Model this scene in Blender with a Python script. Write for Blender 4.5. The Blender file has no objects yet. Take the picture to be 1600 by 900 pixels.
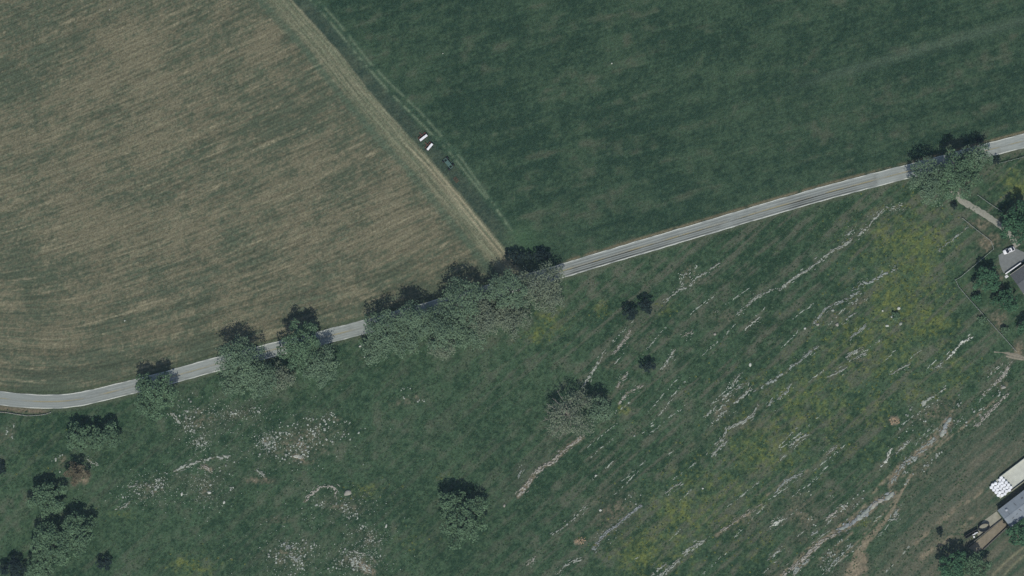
import bpy, bmesh, math, random
import numpy as np
from mathutils import Vector, Matrix

# ------------------------------------------------------------------ camera, sky, sun, exposure
S = bpy.context.scene
COL = S.collection
PX = 0.25                      # metres of ground per photograph pixel
H = 1500.0                     # flying height of the survey camera
cd = bpy.data.cameras.new("camera"); cam = bpy.data.objects.new("camera", cd); COL.objects.link(cam)
cam.location = (0, 0, H); cam.rotation_euler = (0, 0, 0)
cd.sensor_width = 36.0; cd.lens = 36.0 * H / 400.0
cd.clip_start = 5.0; cd.clip_end = 12000.0
S.camera = cam
SUN_EL, SUN_AZ = math.radians(57.0), math.radians(176.0)      # azimuth from north (+y), clockwise
w = bpy.data.worlds.new("World"); S.world = w; w.use_nodes = True
nt = w.node_tree; bg = nt.nodes["Background"]
sky = nt.nodes.new("ShaderNodeTexSky"); sky.sky_type = 'NISHITA'; sky.sun_disc = False
sky.sun_elevation = SUN_EL; sky.sun_rotation = SUN_AZ
nt.links.new(sky.outputs[0], bg.inputs[0]); bg.inputs[1].default_value = 0.10
sl = bpy.data.lights.new("sun", 'SUN'); sl.energy = 3.0; sl.angle = math.radians(0.5); sl.color = (1.0, 0.965, 0.91)
so = bpy.data.objects.new("sun", sl); COL.objects.link(so); so.location = (0, -300, 500)
sd = Vector((math.sin(SUN_AZ) * math.cos(SUN_EL), math.cos(SUN_AZ) * math.cos(SUN_EL), math.sin(SUN_EL)))
so.rotation_euler = sd.to_track_quat('Z', 'Y').to_euler()
S.view_settings.view_transform = 'Standard'; S.view_settings.look = 'None'
S.view_settings.exposure = 0.0; S.view_settings.gamma = 1.0; S.view_settings.use_curve_mapping = False
S.render.engine = 'CYCLES'
S.cycles.max_bounces = 6; S.cycles.diffuse_bounces = 2; S.cycles.glossy_bounces = 2; S.cycles.transmission_bounces = 3
S.cycles.volume_bounces = 0

rng = np.random.default_rng(7)
R = random.Random(11)

def P(px, py, h=0.0):
    """photograph pixel -> ground metres (for a point that is h metres up)"""
    s = (H - h) / H
    return ((px - 800) * PX * s, (450 - py) * PX * s)

def lin(c):
    c = np.asarray(c, float) / 255.0
    return np.where(c <= 0.04045, c / 12.92, ((c + 0.055) / 1.055) ** 2.4)
E = np.array([0.92, 0.95, 1.03])            # what a white level surface returns under this sun and sky
VEIL = np.array([0.0, 0.0, 0.0])
def A(r, g, b):
    return np.maximum((lin((r, g, b)) - VEIL) / E, 0.004)

# ------------------------------------------------------------------ numpy noise
def _hash(ix, iy, seed):
    n = (ix.astype(np.int64) * 374761393 + iy.astype(np.int64) * 668265263 + seed * 1442695041) & 0x7fffffff
    n = ((n ^ (n >> 13)) * 1274126177) & 0x7fffffff
    return ((n ^ (n >> 16)) & 0xffff) / 65535.0
def vnoise(x, y, seed=0):
    ix = np.floor(x); iy = np.floor(y); fx = x - ix; fy = y - iy
    fx = fx * fx * (3 - 2 * fx); fy = fy * fy * (3 - 2 * fy)
    a = _hash(ix, iy, seed); b = _hash(ix + 1, iy, seed); c = _hash(ix, iy + 1, seed); d = _hash(ix + 1, iy + 1, seed)
    return a + (b - a) * fx + (c - a) * fy + (a - b - c + d) * fx * fy
def fbm(x, y, seed=0, octv=3):
    t = 0; amp = 1; tot = 0
    for o in range(octv):
        t = t + amp * vnoise(x * 2 ** o + 17.3 * o, y * 2 ** o - 9.1 * o, seed + o * 31); tot += amp; amp *= 0.55
    return t / tot
def sst(a, b, x):
    t = np.clip((x - a) / (b - a), 0, 1); return t * t * (3 - 2 * t)
def pdist(X, Y, pts):
    """distance in px from a polyline, and how far along (0..1)"""
    best = np.full(X.shape, 1e9); tb = np.zeros(X.shape); n = len(pts) - 1
    for i in range(n):
        (x0, y0), (x1, y1) = pts[i][:2], pts[i + 1][:2]
        dx, dy = x1 - x0, y1 - y0
        t = np.clip(((X - x0) * dx + (Y - y0) * dy) / (dx * dx + dy * dy + 1e-9), 0, 1)
        d = np.hypot(X - x0 - t * dx, Y - y0 - t * dy)
        m = d < best; best = np.where(m, d, best); tb = np.where(m, (i + t) / n, tb)
    return best, tb

# ------------------------------------------------------------------ layout read off the photograph (pixels)
ROAD = [(-3000, 300), (-400, 560), (-150, 598), (-60, 614), (0, 622), (35, 626), (70, 628), (100, 627), (130, 623), (200, 606), (260, 591), (340, 568.5),
        (430, 545.5), (520, 523.5), (570, 511), (700, 474), (800, 445.5), (880, 423), (900, 416.5), (1000, 386.5), (1100, 357), (1200, 327),
        (1300, 298.5), (1400, 272.5), (1450, 260), (1545, 234), (1600, 220), (1660, 205), (2000, 120), (5000, -640)]
_rx = np.array([p[0] for p in ROAD], float); _ry = np.array([p[1] for p in ROAD], float)
def smooth_road():
    xs = np.concatenate([np.linspace(-3000, -80, 60), np.arange(-76, 1680, 4), np.linspace(1690, 5000, 60)])
    ys = np.interp(xs, _rx, _ry)
    k = np.exp(-np.linspace(-2, 2, 13) ** 2); k /= k.sum()
    yp = np.convolve(np.pad(ys, 6, mode='edge'), k, mode='valid')
    m = (xs > -60) & (xs < 1660)
    return xs, np.where(m, yp, ys)
RXS, RYS = smooth_road()
def road_y(x): return np.interp(x, RXS, RYS)
_by = np.array([-9000, -60, 0, 75, 140, 223, 260, 310, 392, 430]); _bx = np.array([-7500, 404, 457, 525, 575, 648, 683, 725, 792, 822])
def bound_x(y): return np.interp(y, _by, _bx)

def hgt(px, py):
    """ground height in metres at a photograph pixel"""
    px = np.asarray(px, float); py = np.asarray(py, float)
    d = np.abs(py - road_y(px))
    m = sst(20, 90, d) * (1 - np.exp(-(((px - 1590) / 90) ** 2 + ((py - 420) / 110) ** 2))) * (1 - np.exp(-(((px - 1580) / 110) ** 2 + ((py - 810) / 90) ** 2)))
    past = sst(0, 60, py - road_y(px))
    return m * ((fbm(px / 130, py / 130, 5, 2) - 0.5) * 0.5 + past * (fbm(px / 24, py / 24, 9, 2) - 0.5) * 0.28)

# rock ledges: points, width px, tone, gap share, label
LEDGES = [
 ([(1218,453),(1240,434),(1262,422),(1285,404),(1300,392),(1320,382),(1331,374)], 4.5, 'p', .02, "long unbroken pale rock ledge in the pasture just south of the road"),
 ([(1341,368),(1355,356),(1365,344),(1372,336),(1378,330)], 3.5, 'p', .25, "broken pale rock ledge rising towards the big roadside trees"),
 ([(1322,369),(1332,360)], 3, 'p', .1, "short pale rock strip beside the long unbroken ledge near the road"),
 ([(1386,326),(1398,325),(1413,318)], 2, 'p', .4, "thin scattered rock strip ending under the big roadside trees"),
 ([(1468,391),(1490,372),(1512,355)], 1.8, 'g', .4, "thin faint rock strip beside the house paddock fence"),
 ([(1272,504),(1281,495),(1290,482),(1302,476),(1316,470.6),(1329,462.6),(1345,455)], 3.8, 'g', .08, "knobbly grey rock ledge that bends left of the yellow flowering patch"),
 ([(1332,454),(1347,443),(1361,440),(1378,431),(1387,426),(1400,420)], 3.2, 'g', .35, "crumbling grey ledge leading up into the yellow flowering patch"),
 ([(1318,502),(1326,496),(1336,489)], 2.8, 'g', .3, "small grey rock strip right of the knobbly bending ledge"),
 ([(1329,527),(1341,518),(1353,508)], 4, 'g', .1, "short stout grey ledge in the middle of the yellow flowering pasture"),
 ([(1323,558),(1334,550),(1348,545)], 4.2, 'p', .2, "lumpy pale ledge above a bare soil spot in the yellow pasture"),
 ([(1336,560),(1346,555),(1354,550)], 2.4, 'p', .1, "thin pale ledge along the lower side of a bare soil spot"),
 ([(1252,562),(1265,550),(1277,541)], 4, 'g', .08, "straight grey ledge left of the yellow flowering pasture"),
 ([(1248,566),(1240,571),(1228,581),(1208,595),(1194,601),(1178,611)], 3.4, 'g', .3, "crumbled grey ledge trailing down from the straight grey ledge"),
 ([(1155,587),(1150,592),(1146,599)], 2, 'p', .1, "tiny pale rock sliver at the top of the parallel ledges"),
 ([(1167,600),(1151,608)], 2, 'g', .1, "tiny grey rock sliver second from the top of the parallel ledges"),
 ([(1172,606),(1165,617),(1146,631)], 3, 'p', .1, "crooked pale ledge in the middle of the parallel ledges"),
 ([(1142,612),(1123,631),(1107,647),(1101,652)], 2.6, 'p', .4, "broken line of pale rocks on the left side of the parallel ledges"),
 ([(1137,641),(1126,649)], 3, 'p', .1, "short pale rock block between the parallel ledges"),
 ([(1185,633),(1176,649),(1165,657),(1148,665),(1137,670),(1128,686),(1121,694)], 4.4, 'p', .25, "long lumpy pale ledge along the lower side of the parallel ledges"),
 ([(1135,690),(1124,699),(1112,713)], 3.6, 'p', .05, "solid pale ledge at the foot of the parallel ledges"),
 ([(1234,601),(1231,611),(1215,623)], 3, 'g', .12, "hooked grey ledge at the edge of the yellow weeds"),
 ([(1206,627),(1199,636)], 4, 'g', .05, "single grey slab ledge below the hooked ledge"),
 ([(1260,678),(1247,686),(1235,697)], 2.8, 'p', .05, "lone pale ledge in the bright green pasture"),
 ([(985,517),(977,530),(960,552)], 4, 'k', .05, "pinkish solid ledge below the roadside shadow stand-in pair"),
 ([(945,550),(935,567),(925,582),(910,606)], 4.2, 'p', .25, "broken pale ledge running down to the bare grey tree"),
 ([(1041,470),(1051,461),(1062,453),(1080,445),(1088,434),(1097,430),(1115,417),(1124,411)], 2.8, 'p', .2, "long thin pale ledge with a tan soil strip close to the road"),
 ([(1065,444),(1069,433),(1076,423),(1079,417)], 3.4, 'p', .45, "scatter ledge of pale rocks left of the thin roadside ledge"),
 ([(1167,478),(1175,470),(1185,462)], 4, 'p', .15, "small pale ledge left of the long unbroken ledge"),
 ([(1189,462),(1198,456),(1209,452)], 1.8, 'p', .25, "thin rock link running up to the long unbroken ledge"),
 ([(1152,490),(1161,484)], 2.2, 'p', .1, "very short pale rock strip in brownish grass"),
 ([(1164,515),(1177,503),(1188,495)], 2.2, 'w', .3, "row of small whitish rocks in open green pasture"),
 ([(1035,577),(1045,560),(1055,546)], 2.8, 'p', .15, "slim pale ledge right of the small shadow stand-in shrub"),
 ([(1067,525),(1080,518)], 2.4, 'k', .35, "few pinkish rocks in a strip above the slim pale ledge"),
 ([(965,605),(972,592),(980,585)], 4, 'k', .3, "lumpy pinkish rocks beside the bare grey tree"),
 ([(967,630),(980,614),(1005,602)], 2.8, 'k', .08, "narrow pinkish ledge right of the bare grey tree"),
 ([(910,682),(885,700),(865,722),(850,727),(835,742),(820,762),(810,775)], 6, 'k', .05, "broad pinkish ledge running down from the bare grey tree"),
 ([(810,747),(815,735)], 2.6, 'g', .2, "short grey rock strip left of the broad pinkish ledge"),
 ([(917,790),(897,810),(882,822),(862,835)], 2.2, 'p', .3, "faint broken rock line above the burrow mound"),
 ([(1002,790),(985,802),(962,822),(947,832),(925,859)], 4.2, 'b', .03, "solid blue grey ledge bordering the yellow weeds at bottom"),
 ([(1062,756),(1050,762),(1042,770)], 2.2, 'p', .08, "small curved pale ledge above the yellow weeds at bottom"),
 ([(1100,845),(1077,857),(1065,870),(1050,885),(1035,897),(1022,905)], 4.6, 'p', .05, "solid pale ledge running off the bottom edge of the picture"),
 ([(1187,789),(1160,807),(1135,825),(1120,835)], 2, 'k', .35, "thin broken ledge with bare tan soil along it"),
 ([(1040,882),(1028,890),(1018,899)], 3, 'p', .2, "short pale ledge left of the one leaving the bottom edge"),
 ([(837,870),(825,882)], 2.6, 'k', .15, "little pinkish rock strip at the lower end of the pasture"),
 ([(907,872),(882,885),(870,899)], 4, 'p', .35, "lumpy pale rocks in a row below the burrow mound"),
 ([(1307,697),(1292,710)], 2.2, 'p', .1, "small slanting pale rock sliver in green pasture"),
 ([(1252,740),(1227,752),(1210,771)], 4, 'g', .12, "grey ledge with bare ground on its upper right end"),
 ([(1420,690),(1400,709)], 3, 'p', .05, "thin pale ledge left of the great grey rock band"),
 ([(1392,702),(1385,720),(1375,730)], 3, 'w', .1, "crooked whitish ledge left of the great grey rock band"),
 ([(1460,685),(1445,700),(1425,717),(1407,730),(1400,742),(1392,757)], 8, 'g', .0, "great grey rock band, its upper stretch"),
 ([(1396,772),(1370,785),(1345,807),(1325,820),(1307,830)], 10, 'b', .0, "great grey rock band, its wide middle stretch with flat slabs"),
 ([(1305,835),(1282,847),(1267,862),(1245,882),(1222,899)], 6, 'k', .15, "lower stretch of the rock band mixed with tan soil"),
 ([(1262,876),(1252,884),(1240,896)], 6, 'g', .0, "flat grey slab ledge near the bottom edge"),
 ([(1575,615),(1560,630),(1545,645),(1525,667)], 5, 'k', .03, "pale pinkish ledge running up towards the right edge"),
 ([(1580,565),(1570,585),(1552,602),(1535,617)], 5, 'k', .2, "broken pinkish ledge below the stony farm track"),
 ([(1517,527),(1502,537),(1480,560)], 3.2, 'w', .05, "slim whitish ledge near the corner of the yard fence"),
 ([(1472,567),(1460,575)], 2.4, 'g', .3, "loose grey rocks at the lower end of the slim whitish ledge"),
 ([(1420,570),(1405,577),(1392,585)], 2.2, 'p', .15, "thin pale rock line in the yellow weeds"),
 ([(1322,575),(1308,582),(1292,590)], 2.4, 'p', .05, "thin straight pale ledge below the bare soil spot"),
 ([(1560,575),(1545,586)], 2, 'w', .35, "dotted whitish rocks below the yard fence"),
 ([(1477,607),(1462,617),(1442,630)], 3.4, 'p', .3, "curving heap of pale rocks right of the burrow with tan spoil"),
 ([(1483,656),(1476,668),(1473,680)], 11, 'b', .0, "flat blue grey rock pavement above the great rock band"),
 ([(1322,790),(1300,803),(1290,812)], 3.4, 'k', .3, "loose pinkish rocks left of the wide grey slabs"),
 ([(1284,825),(1268,836)], 3, 'g', .2, "small grey ledge left of the tan soil"),
 ([(1225,857),(1210,866),(1203,872)], 3.4, 'p', .25, "short pale rocky ledge at the bottom right of the pasture"),
 ([(1222,812),(1207,820)], 3.4, 'w', .1, "small whitish ledge with bright flecks"),
 ([(1398,806),(1402,796)], 6, 'g', .0, "rounded grey slab beside the tan dirt track"),
 ([(1393,812),(1403,809)], 3.5, 'p', .0, "small pale slab at the bend of the dirt track"),
 ([(1330,850),(1315,866),(1300,884),(1290,896)], 5, 'g', .35, "rubble ledge left of the bare tan soil fan"),
 ([(272,736),(290,729),(312,720),(332,716),(360,713)], 3.4, 'p', .06, "long pale slab strip in the rough left pasture"),
 ([(316,728),(328,734)], 6, 'k', .0, "broad pinkish slab under the long pale strip"),
 ([(202,761),(214,758)], 3, 'p', .05, "short pale slab at the left end of the stony patch"),
 ([(183,796),(194,792),(201,787)], 2.6, 'p', .15, "small hooked pale ledge at the foot of the left stony patch"),
 ([(477,783),(489,770),(501,761),(517,759.5),(526,766),(523,776)], 3.2, 'k', .05, "arched pinkish rock outcrop with a dark crack"),
 ([(552,878),(566,884),(580,894)], 9, 'p', .05, "cluster of flat pale slabs at the bottom of the stony pasture"),
 ([(546,862),(562,865),(578,870),(588,878)], 2.2, 'p', .2, "thin curved rock rim above the cluster of flat slabs"),
 ([(452,868),(464,876),(470,868)], 5, 'g', .2, "rough grey slabs left of the flat pale cluster"),
 ([(443,853),(455,856)], 5, 'b', .15, "bluish grey rock knot in the lower stony pasture"),
 ([(460,712),(472,716)], 6, 'w', .05, "bright whitish slab in the middle of the stony patch"),
 ([(401,735),(412,742)], 5, 'p', .2, "pale rock knot at the lower left of the stony patch"),
 ([(268,646),(276,655),(281,662)], 4.5, 'p', .15, "pale crooked rock strip below the single dense roadside tree"),
 ([(137,719),(149,725)], 3, 'p', .0, "single pale rock bar right of the brown tree"),
]
# scattered field stones: centre, radii, tilt, count, size range m, label
CLUSTERS = [
 (470, 688, 88, 36, -22, 260, (.35, 1.3), "the dense stony patch"),
 (310, 655, 46, 26, -10, 56, (.35, 1.2), "the thin scatter under roadside trees"),
 (374, 646, 40, 14, -5, 40, (.3, 1.1), "the stone row under left trees"),
 (312, 690, 14, 9, 0, 16, (.4, 1.3), "the round stone ring"),
 (416, 690, 12, 9, 0, 14, (.4, 1.2), "the small heap above the patch"),
 (236, 764, 40, 20, -20, 64, (.4, 1.4), "the patch beside the brown tree"),
 (320, 765, 26, 24, 0, 12, (.4, 1.3), "the green grass below the slabs"),
 (538, 792, 48, 18, 10, 48, (.3, 1.2), "the scatter below the arched outcrop"),
 (578, 842, 26, 18, 20, 20, (.4, 1.3), "the small group near the bottom"),
 (452, 868, 58, 32, -10, 120, (.35, 1.2), "the lower left stony pasture"),
 (556, 878, 48, 20, 15, 80, (.4, 1.3), "the slab cluster at bottom edge"),
 (20, 668, 8, 24, 12, 16, (.4, 1.1), "the line below the roadside wall"),
 (98, 722, 12, 20, 10, 9, (.4, 1.2), "the group left of brown tree"),
 (640, 625, 45, 12, -12, 14, (.3, 1.0), "the scatter below the tree row"),
 (520, 655, 24, 8, 5, 12, (.4, 1.0), "the row above the stony patch"),
 (1465, 645, 60, 34, -25, 60, (.35, 1.3), "the weeds above the rock band"),
 (1440, 735, 42, 14, -42, 46, (.35, 1.2), "the rubble right of rock band"),
 (1312, 805, 44, 12, -38, 34, (.35, 1.2), "the rubble left of rock band"),
 (1300, 868, 44, 16, -40, 44, (.3, 1.2), "the rubble beside the dirt track"),
 (1130, 640, 30, 44, 30, 34, (.3, 1.0), "the scatter between the parallel ledges"),
 (1345, 470, 26, 12, -30, 16, (.35, 1.0), "the scatter by the knobbly ledge"),
 (960, 800, 60, 50, -40, 20, (.3, .9), "the lower middle pasture"),
 (1250, 800, 50, 50, -40, 20, (.3, .9), "the lower right pasture"),
 (1565, 600, 22, 14, -40, 18, (.35, 1.2), "the stones by the farm track"),
 (1075, 425, 26, 16, -40, 18, (.3, .9), "the stones by the roadside ledge"),
]
BOULDERS = [(543,770,3.6,2.6,'k',"large rounded pinkish boulder right of the arched outcrop"), (1404.5,481.5,1.6,1.5,'w',"white boulder above the little bush in the yellow weeds"),
 (1407,506,1.5,1.6,'p',"pale boulder below the little bush in the yellow weeds"), (1394,495,1.3,1.0,'w',"small white boulder left of the little bush in the yellow weeds"),
 (1386,509,1.7,.9,'w',"flat white boulder at lower left of the little bush"), (1379,485.5,.9,.8,'w',"tiny white boulder farther left of the little bush"),
 (1257.5,513,1.0,1.0,'w',"single round white boulder below the knobbly ledge"), (1278,507,1.6,1.0,'k',"pinkish boulder at the foot of the knobbly ledge"),
 (1308,507,1.5,1.5,'k',"pinkish boulder in brownish grass right of the knobbly ledge"), (1301,485,1.4,1.0,'p',"pale boulder touching the bend of the knobbly ledge"),
 (1117,522,1.2,1.2,'k',"tan boulder in a bare spot above the parallel ledges"), (1172,570,1.2,1.6,'w',"white upright boulder above the parallel ledges"),
 (284,772,.9,2.0,'w',"bright white slim stone standing in the left pasture"), (327,770,1.6,1.2,'w',"white boulder pair stone below the long slab strip"),
 (350,785,1.0,1.4,'w',"white boulder farthest right below the long slab strip"), (603.5,822,.7,1.8,'w',"bright white slim stone right of the lower stony pasture"),
 (1568,605,2.4,1.4,'k',"pale pinkish boulder near the right edge rocks"), (991,681,1.0,.8,'p',"small pale boulder in open pasture right of the bare tree"),
 (931,743,1.0,.9,'w',"small white boulder in the middle lower pasture"), (1098,763,.9,.8,'w',"small white boulder above the yellow weeds"),
 (938,797,1.4,1.1,'w',"white angular boulder right of the faint rock line"), (866,635,.8,.7,'p',"pale pebble boulder beside the bare branches"),
 (563,541,1.3,.8,'w',"white stone in the grass gap of the roadside tree rows"), (788,790,1.0,1.6,'k',"pinkish boulder left of the lowest broad ledge"),
 (171,15,.45,.6,'w',"tiny white stone in the hay field near the top edge"), (692,83.5,.5,.45,'w',"tiny white stone in the dark green field"),
 (956,99,.6,.7,'w',"pale yellowish stone in the upper dark green field"), (195,501,.7,.7,'w',"whitish stone in the lower hay field"),
 (569.5,558,.5,.5,'w',"tiny white stone under the roadside tree row")]
# dense things are under DIRT / YELLOW painting of the ground below
TRAIL = [(1326,908),(1336,888),(1343,862),(1352,848),(1368,830),(1384,812),(1396,794),(1405,776),(1415,758),(1424,742)]
YELLOW = [(1390,370,75,55,.65),(1410,450,80,65,.7),(1360,540,110,70,.7),(1270,620,100,70,.65),(1190,700,95,70,.65),(1110,780,90,65,.65),(1040,845,85,50,.75),
 (1430,385,70,55,1),(1395,470,50,60,.9),(1450,500,55,50,.9),(1350,550,60,45,.7),(1255,640,65,40,.7),(1200,705,65,50,.8),(1310,690,50,40,.4),
 (1060,800,55,40,.9),(1000,862,55,35,1),(1130,765,50,45,.6),(1170,860,60,40,.4),(862,500,28,26,.8),(838,522,22,18,.9),(300,884,45,20,.8),(1588,290,28,26,1),
 (938,484,14,14,.8),(1040,482,20,12,.7),(570,765,35,14,.6),(190,802,22,10,.7),(975,640,12,10,.9),(650,840,30,25,.4),(1490,580,50,40,.5),(1365,640,50,40,.5),
 (1440,610,60,30,.6),(1345,815,14,8,1),(690,745,14,6,.6),(60,700,40,60,.15),(1420,320,40,30,.4),(820,410,40,20,.5),(1380,700,50,40,.35)]
SOIL = [(470,695,78,32,.55),(405,750,34,8,.7),(435,812,34,8,.5),(470,722,30,8,.55),(1397,657,10,8,1.2),(905,846,9,7,1.2),(1090,440,45,9,.5),(1130,495,50,18,.45),
 (1160,812,45,12,.5),(1522,795,34,10,.5),(1500,812,26,8,.5),(1545,378,26,20,.75),(1530,350,28,10,.7),(1560,498,22,30,.6),(1592,545,11,17,.9),
 (1560,440,20,40,.5),(1330,468,26,12,.4),(1300,495,24,12,.5),(1345,562,14,6,.7),(300,745,40,10,.4),(250,750,30,14,.4),(280,640,40,14,.3),(1380,560,40,20,.2),
 (960,570,26,10,.5),(990,540,30,12,.35),(1170,665,40,10,.5),(1100,690,40,30,.3),(560,830,20,5,.5),(545,800,26,6,.5),(400,660,30,14,.3),(1260,845,60,10,.4),
 (1400,740,40,10,.4),(1480,690,60,30,.35),(70,675,10,8,.2),(0,685,14,14,.6),(1165,510,40,8,.4),(1340,890,22,14,1.1),(1350,875,10,14,1),(130,745,12,14,1.0),
 (1470,345,26,8,.3),(1500,640,50,25,.3),(900,300,30,14,.25),(950,165,30,8,.3),(1000,125,40,6,.3),(1300,125,16,6,.45),(1240,190,26,8,.35),(1040,250,40,12,.25),(720,280,14,14,.4)]

# ------------------------------------------------------------------ materials
def new_mat(name):
    m = bpy.data.materials.new(name); m.use_nodes = True
    b = m.node_tree.nodes["Principled BSDF"]
    b.inputs["Specular IOR Level"].default_value = 0.15; b.inputs["Roughness"].default_value = 0.9
    return m, m.node_tree, b
def mat(name, rgb, rough=0.85, var=0.12, scale=1.5, spec=0.2, metal=0.0, bump=0.0, raw=False, per_object=0.0):
    m, t, b = new_mat(name)
    c = np.array(rgb if raw else A(*rgb))
    b.inputs["Roughness"].default_value = rough; b.inputs["Specular IOR Level"].default_value = spec; b.inputs["Metallic"].default_value = metal
    tc = t.nodes.new("ShaderNodeTexCoord"); n = t.nodes.new("ShaderNodeTexNoise"); n.inputs["Scale"].default_value = scale; n.inputs["Detail"].default_value = 4
    t.links.new(tc.outputs["Object"], n.inputs["Vector"])
    r = t.nodes.new("ShaderNodeValToRGB"); r.color_ramp.elements[0].position = .3; r.color_ramp.elements[1].position = .7
    r.color_ramp.elements[0].color = (*(c * (1 - var)), 1); r.color_ramp.elements[1].color = (*np.minimum(c * (1 + var), .92), 1)
    t.links.new(n.outputs["Fac"], r.inputs[0]); out = r.outputs[0]
    if per_object:
        oi = t.nodes.new("ShaderNodeObjectInfo"); hs = t.nodes.new("ShaderNodeHueSaturation"); mp = t.nodes.new("ShaderNodeMapRange")
        mp.inputs[3].default_value = 1 - per_object; mp.inputs[4].default_value = 1 + per_object
        t.links.new(oi.outputs["Random"], mp.inputs[0]); t.links.new(mp.outputs[0], hs.inputs["Value"]); t.links.new(out, hs.inputs["Color"]); out = hs.outputs[0]
    t.links.new(out, b.inputs["Base Color"])
    if bump:
        bn = t.nodes.new("ShaderNodeBump"); bn.inputs["Strength"].default_value = bump; bn.inputs["Distance"].default_value = .1
        t.links.new(n.outputs["Fac"], bn.inputs["Height"]); t.links.new(bn.outputs[0], b.inputs["Normal"])
    return m
def attr_mat(name, grain=0.25, gscale=1.6, bump=0.4, bdist=0.15, rough=.95, rows=0.0):
    """colour from the mesh's own albedo attribute, broken up by noise grain"""
    m, t, b = new_mat(name); b.inputs["Specular IOR Level"].default_value = 0.05; b.inputs["Roughness"].default_value = rough
    a = t.nodes.new("ShaderNodeAttribute"); a.attribute_name = "albedo"
    tc = t.nodes.new("ShaderNodeTexCoord"); n = t.nodes.new("ShaderNodeTexNoise"); n.inputs["Scale"].default_value = gscale; n.inputs["Detail"].default_value = 3; n.inputs["Roughness"].default_value = .7
    t.links.new(tc.outputs["Object"], n.inputs["Vector"])
    mp = t.nodes.new("ShaderNodeMapRange"); mp.inputs[1].default_value = .28; mp.inputs[2].default_value = .72; mp.inputs[3].default_value = 1 - grain; mp.inputs[4].default_value = 1 + grain
    t.links.new(n.outputs["Fac"], mp.inputs[0])
    mx = t.nodes.new("ShaderNodeVectorMath"); mx.operation = 'SCALE'
    fac = mp.outputs[0]
    if rows:                                             # fine mown rows and drill lines where the alpha asks for them
        ma = t.nodes.new("ShaderNodeMapping"); ma.inputs["Scale"].default_value = (.05, 1.15, 1); fl = t.nodes.new("ShaderNodeAttribute"); fl.attribute_name = "flow"
        n2 = t.nodes.new("ShaderNodeTexNoise"); n2.inputs["Scale"].default_value = 1.0; n2.inputs["Detail"].default_value = 3; n2.inputs["Roughness"].default_value = .65
        t.links.new(fl.outputs["Vector"], ma.inputs[0]); t.links.new(ma.outputs[0], n2.inputs["Vector"])
        m2 = t.nodes.new("ShaderNodeMapRange"); m2.inputs[1].default_value = .3; m2.inputs[2].default_value = .7; m2.inputs[3].default_value = -rows; m2.inputs[4].default_value = rows
        t.links.new(n2.outputs["Fac"], m2.inputs[0]); m3 = t.nodes.new("ShaderNodeMath"); m3.operation = 'MULTIPLY_ADD'
        t.links.new(m2.outputs[0], m3.inputs[0]); t.links.new(a.outputs["Alpha"], m3.inputs[1]); m3.inputs[2].default_value = 1.0
        m4 = t.nodes.new("ShaderNodeMath"); m4.operation = 'MULTIPLY'; t.links.new(m3.outputs[0], m4.inputs[0]); t.links.new(fac, m4.inputs[1]); fac = m4.outputs[0]
    t.links.new(a.outputs["Color"], mx.inputs[0]); t.links.new(fac, mx.inputs["Scale"])
    t.links.new(mx.outputs[0], b.inputs["Base Color"])
    if bump:
        bn = t.nodes.new("ShaderNodeBump"); bn.inputs["Strength"].default_value = bump; bn.inputs["Distance"].default_value = bdist
        t.links.new(n.outputs["Fac"], bn.inputs["Height"]); t.links.new(bn.outputs[0], b.inputs["Normal"])
    return m
def leaf_mat(name, rgb, trans=.25, lo=.45, hi=1.32):
    m = bpy.data.materials.new(name); m.use_nodes = True; t = m.node_tree; t.nodes.clear()
    o = t.nodes.new("ShaderNodeOutputMaterial"); d = t.nodes.new("ShaderNodeBsdfDiffuse"); tr = t.nodes.new("ShaderNodeBsdfTranslucent"); mx = t.nodes.new("ShaderNodeMixShader")
    mx.inputs[0].default_value = trans
    a = t.nodes.new("ShaderNodeAttribute"); a.attribute_name = "tint"
    r = t.nodes.new("ShaderNodeValToRGB"); c = A(*rgb)
    r.color_ramp.elements[0].color = (*(c * lo * np.array([.95, 1, 1.05])), 1); r.color_ramp.elements[1].color = (*(c * hi * np.array([1.05, 1, .95])), 1)
    t.links.new(a.outputs["Fac"], r.inputs[0])
    for s in (d, tr): t.links.new(r.outputs[0], s.inputs[0])
    t.links.new(d.outputs[0], mx.inputs[1]); t.links.new(tr.outputs[0], mx.inputs[2]); t.links.new(mx.outputs[0], o.inputs[0])
    return m

M = {}
M['ground'] = attr_mat("field ground", .36, 1.7, .7, .24, rows=.28)
M['road'] = attr_mat("worn chip seal", .07, 3.0, .1, .02, .9)
M['line'] = attr_mat("worn road paint", .2, 2.0, 0)
M['tuft'] = attr_mat("pasture tufts", .1, 2.0, 0)
for k, c in dict(p=(144,150,143), g=(134,142,138), k=(145,144,137), b=(128,135,137), w=(180,184,177)).items():
    M['rock_' + k] = mat("limestone " + k, c, .95, .26, .9, .1, bump=.5)
M['stone'] = mat("field stone", (140,147,140), .95, .28, 1.1, .1, bump=.4, per_object=.32)
M['bark'] = mat("bark", (84,80,74), .95, .3, 3)
M['bare_bark'] = mat("weathered bare wood", (130,128,122), .95, .2, 3)
M['fence'] = mat("weathered fence board", (148,156,152), .9, .2, 2)
M['white'] = mat("white paint", (.80,.80,.78), .5, .04, .5, .4, raw=True)
M['plastic'] = mat("white bale wrap", (.82,.83,.82), .35, .07, 2, .5, raw=True, bump=.3, per_object=.07)
M['glass'] = mat("dark window glass", (.02,.025,.03), .08, .1, 1, .6, raw=True)
M['tyre'] = mat("tyre rubber", (.022,.022,.024), .8, .2, 5, .2, raw=True)
M['rim'] = mat("wheel rim", (.45,.46,.47), .4, .1, 3, .5, raw=True)
M['steel'] = mat("dark steel", (.028,.028,.03), .6, .3, 3, .4, raw=True)
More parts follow.
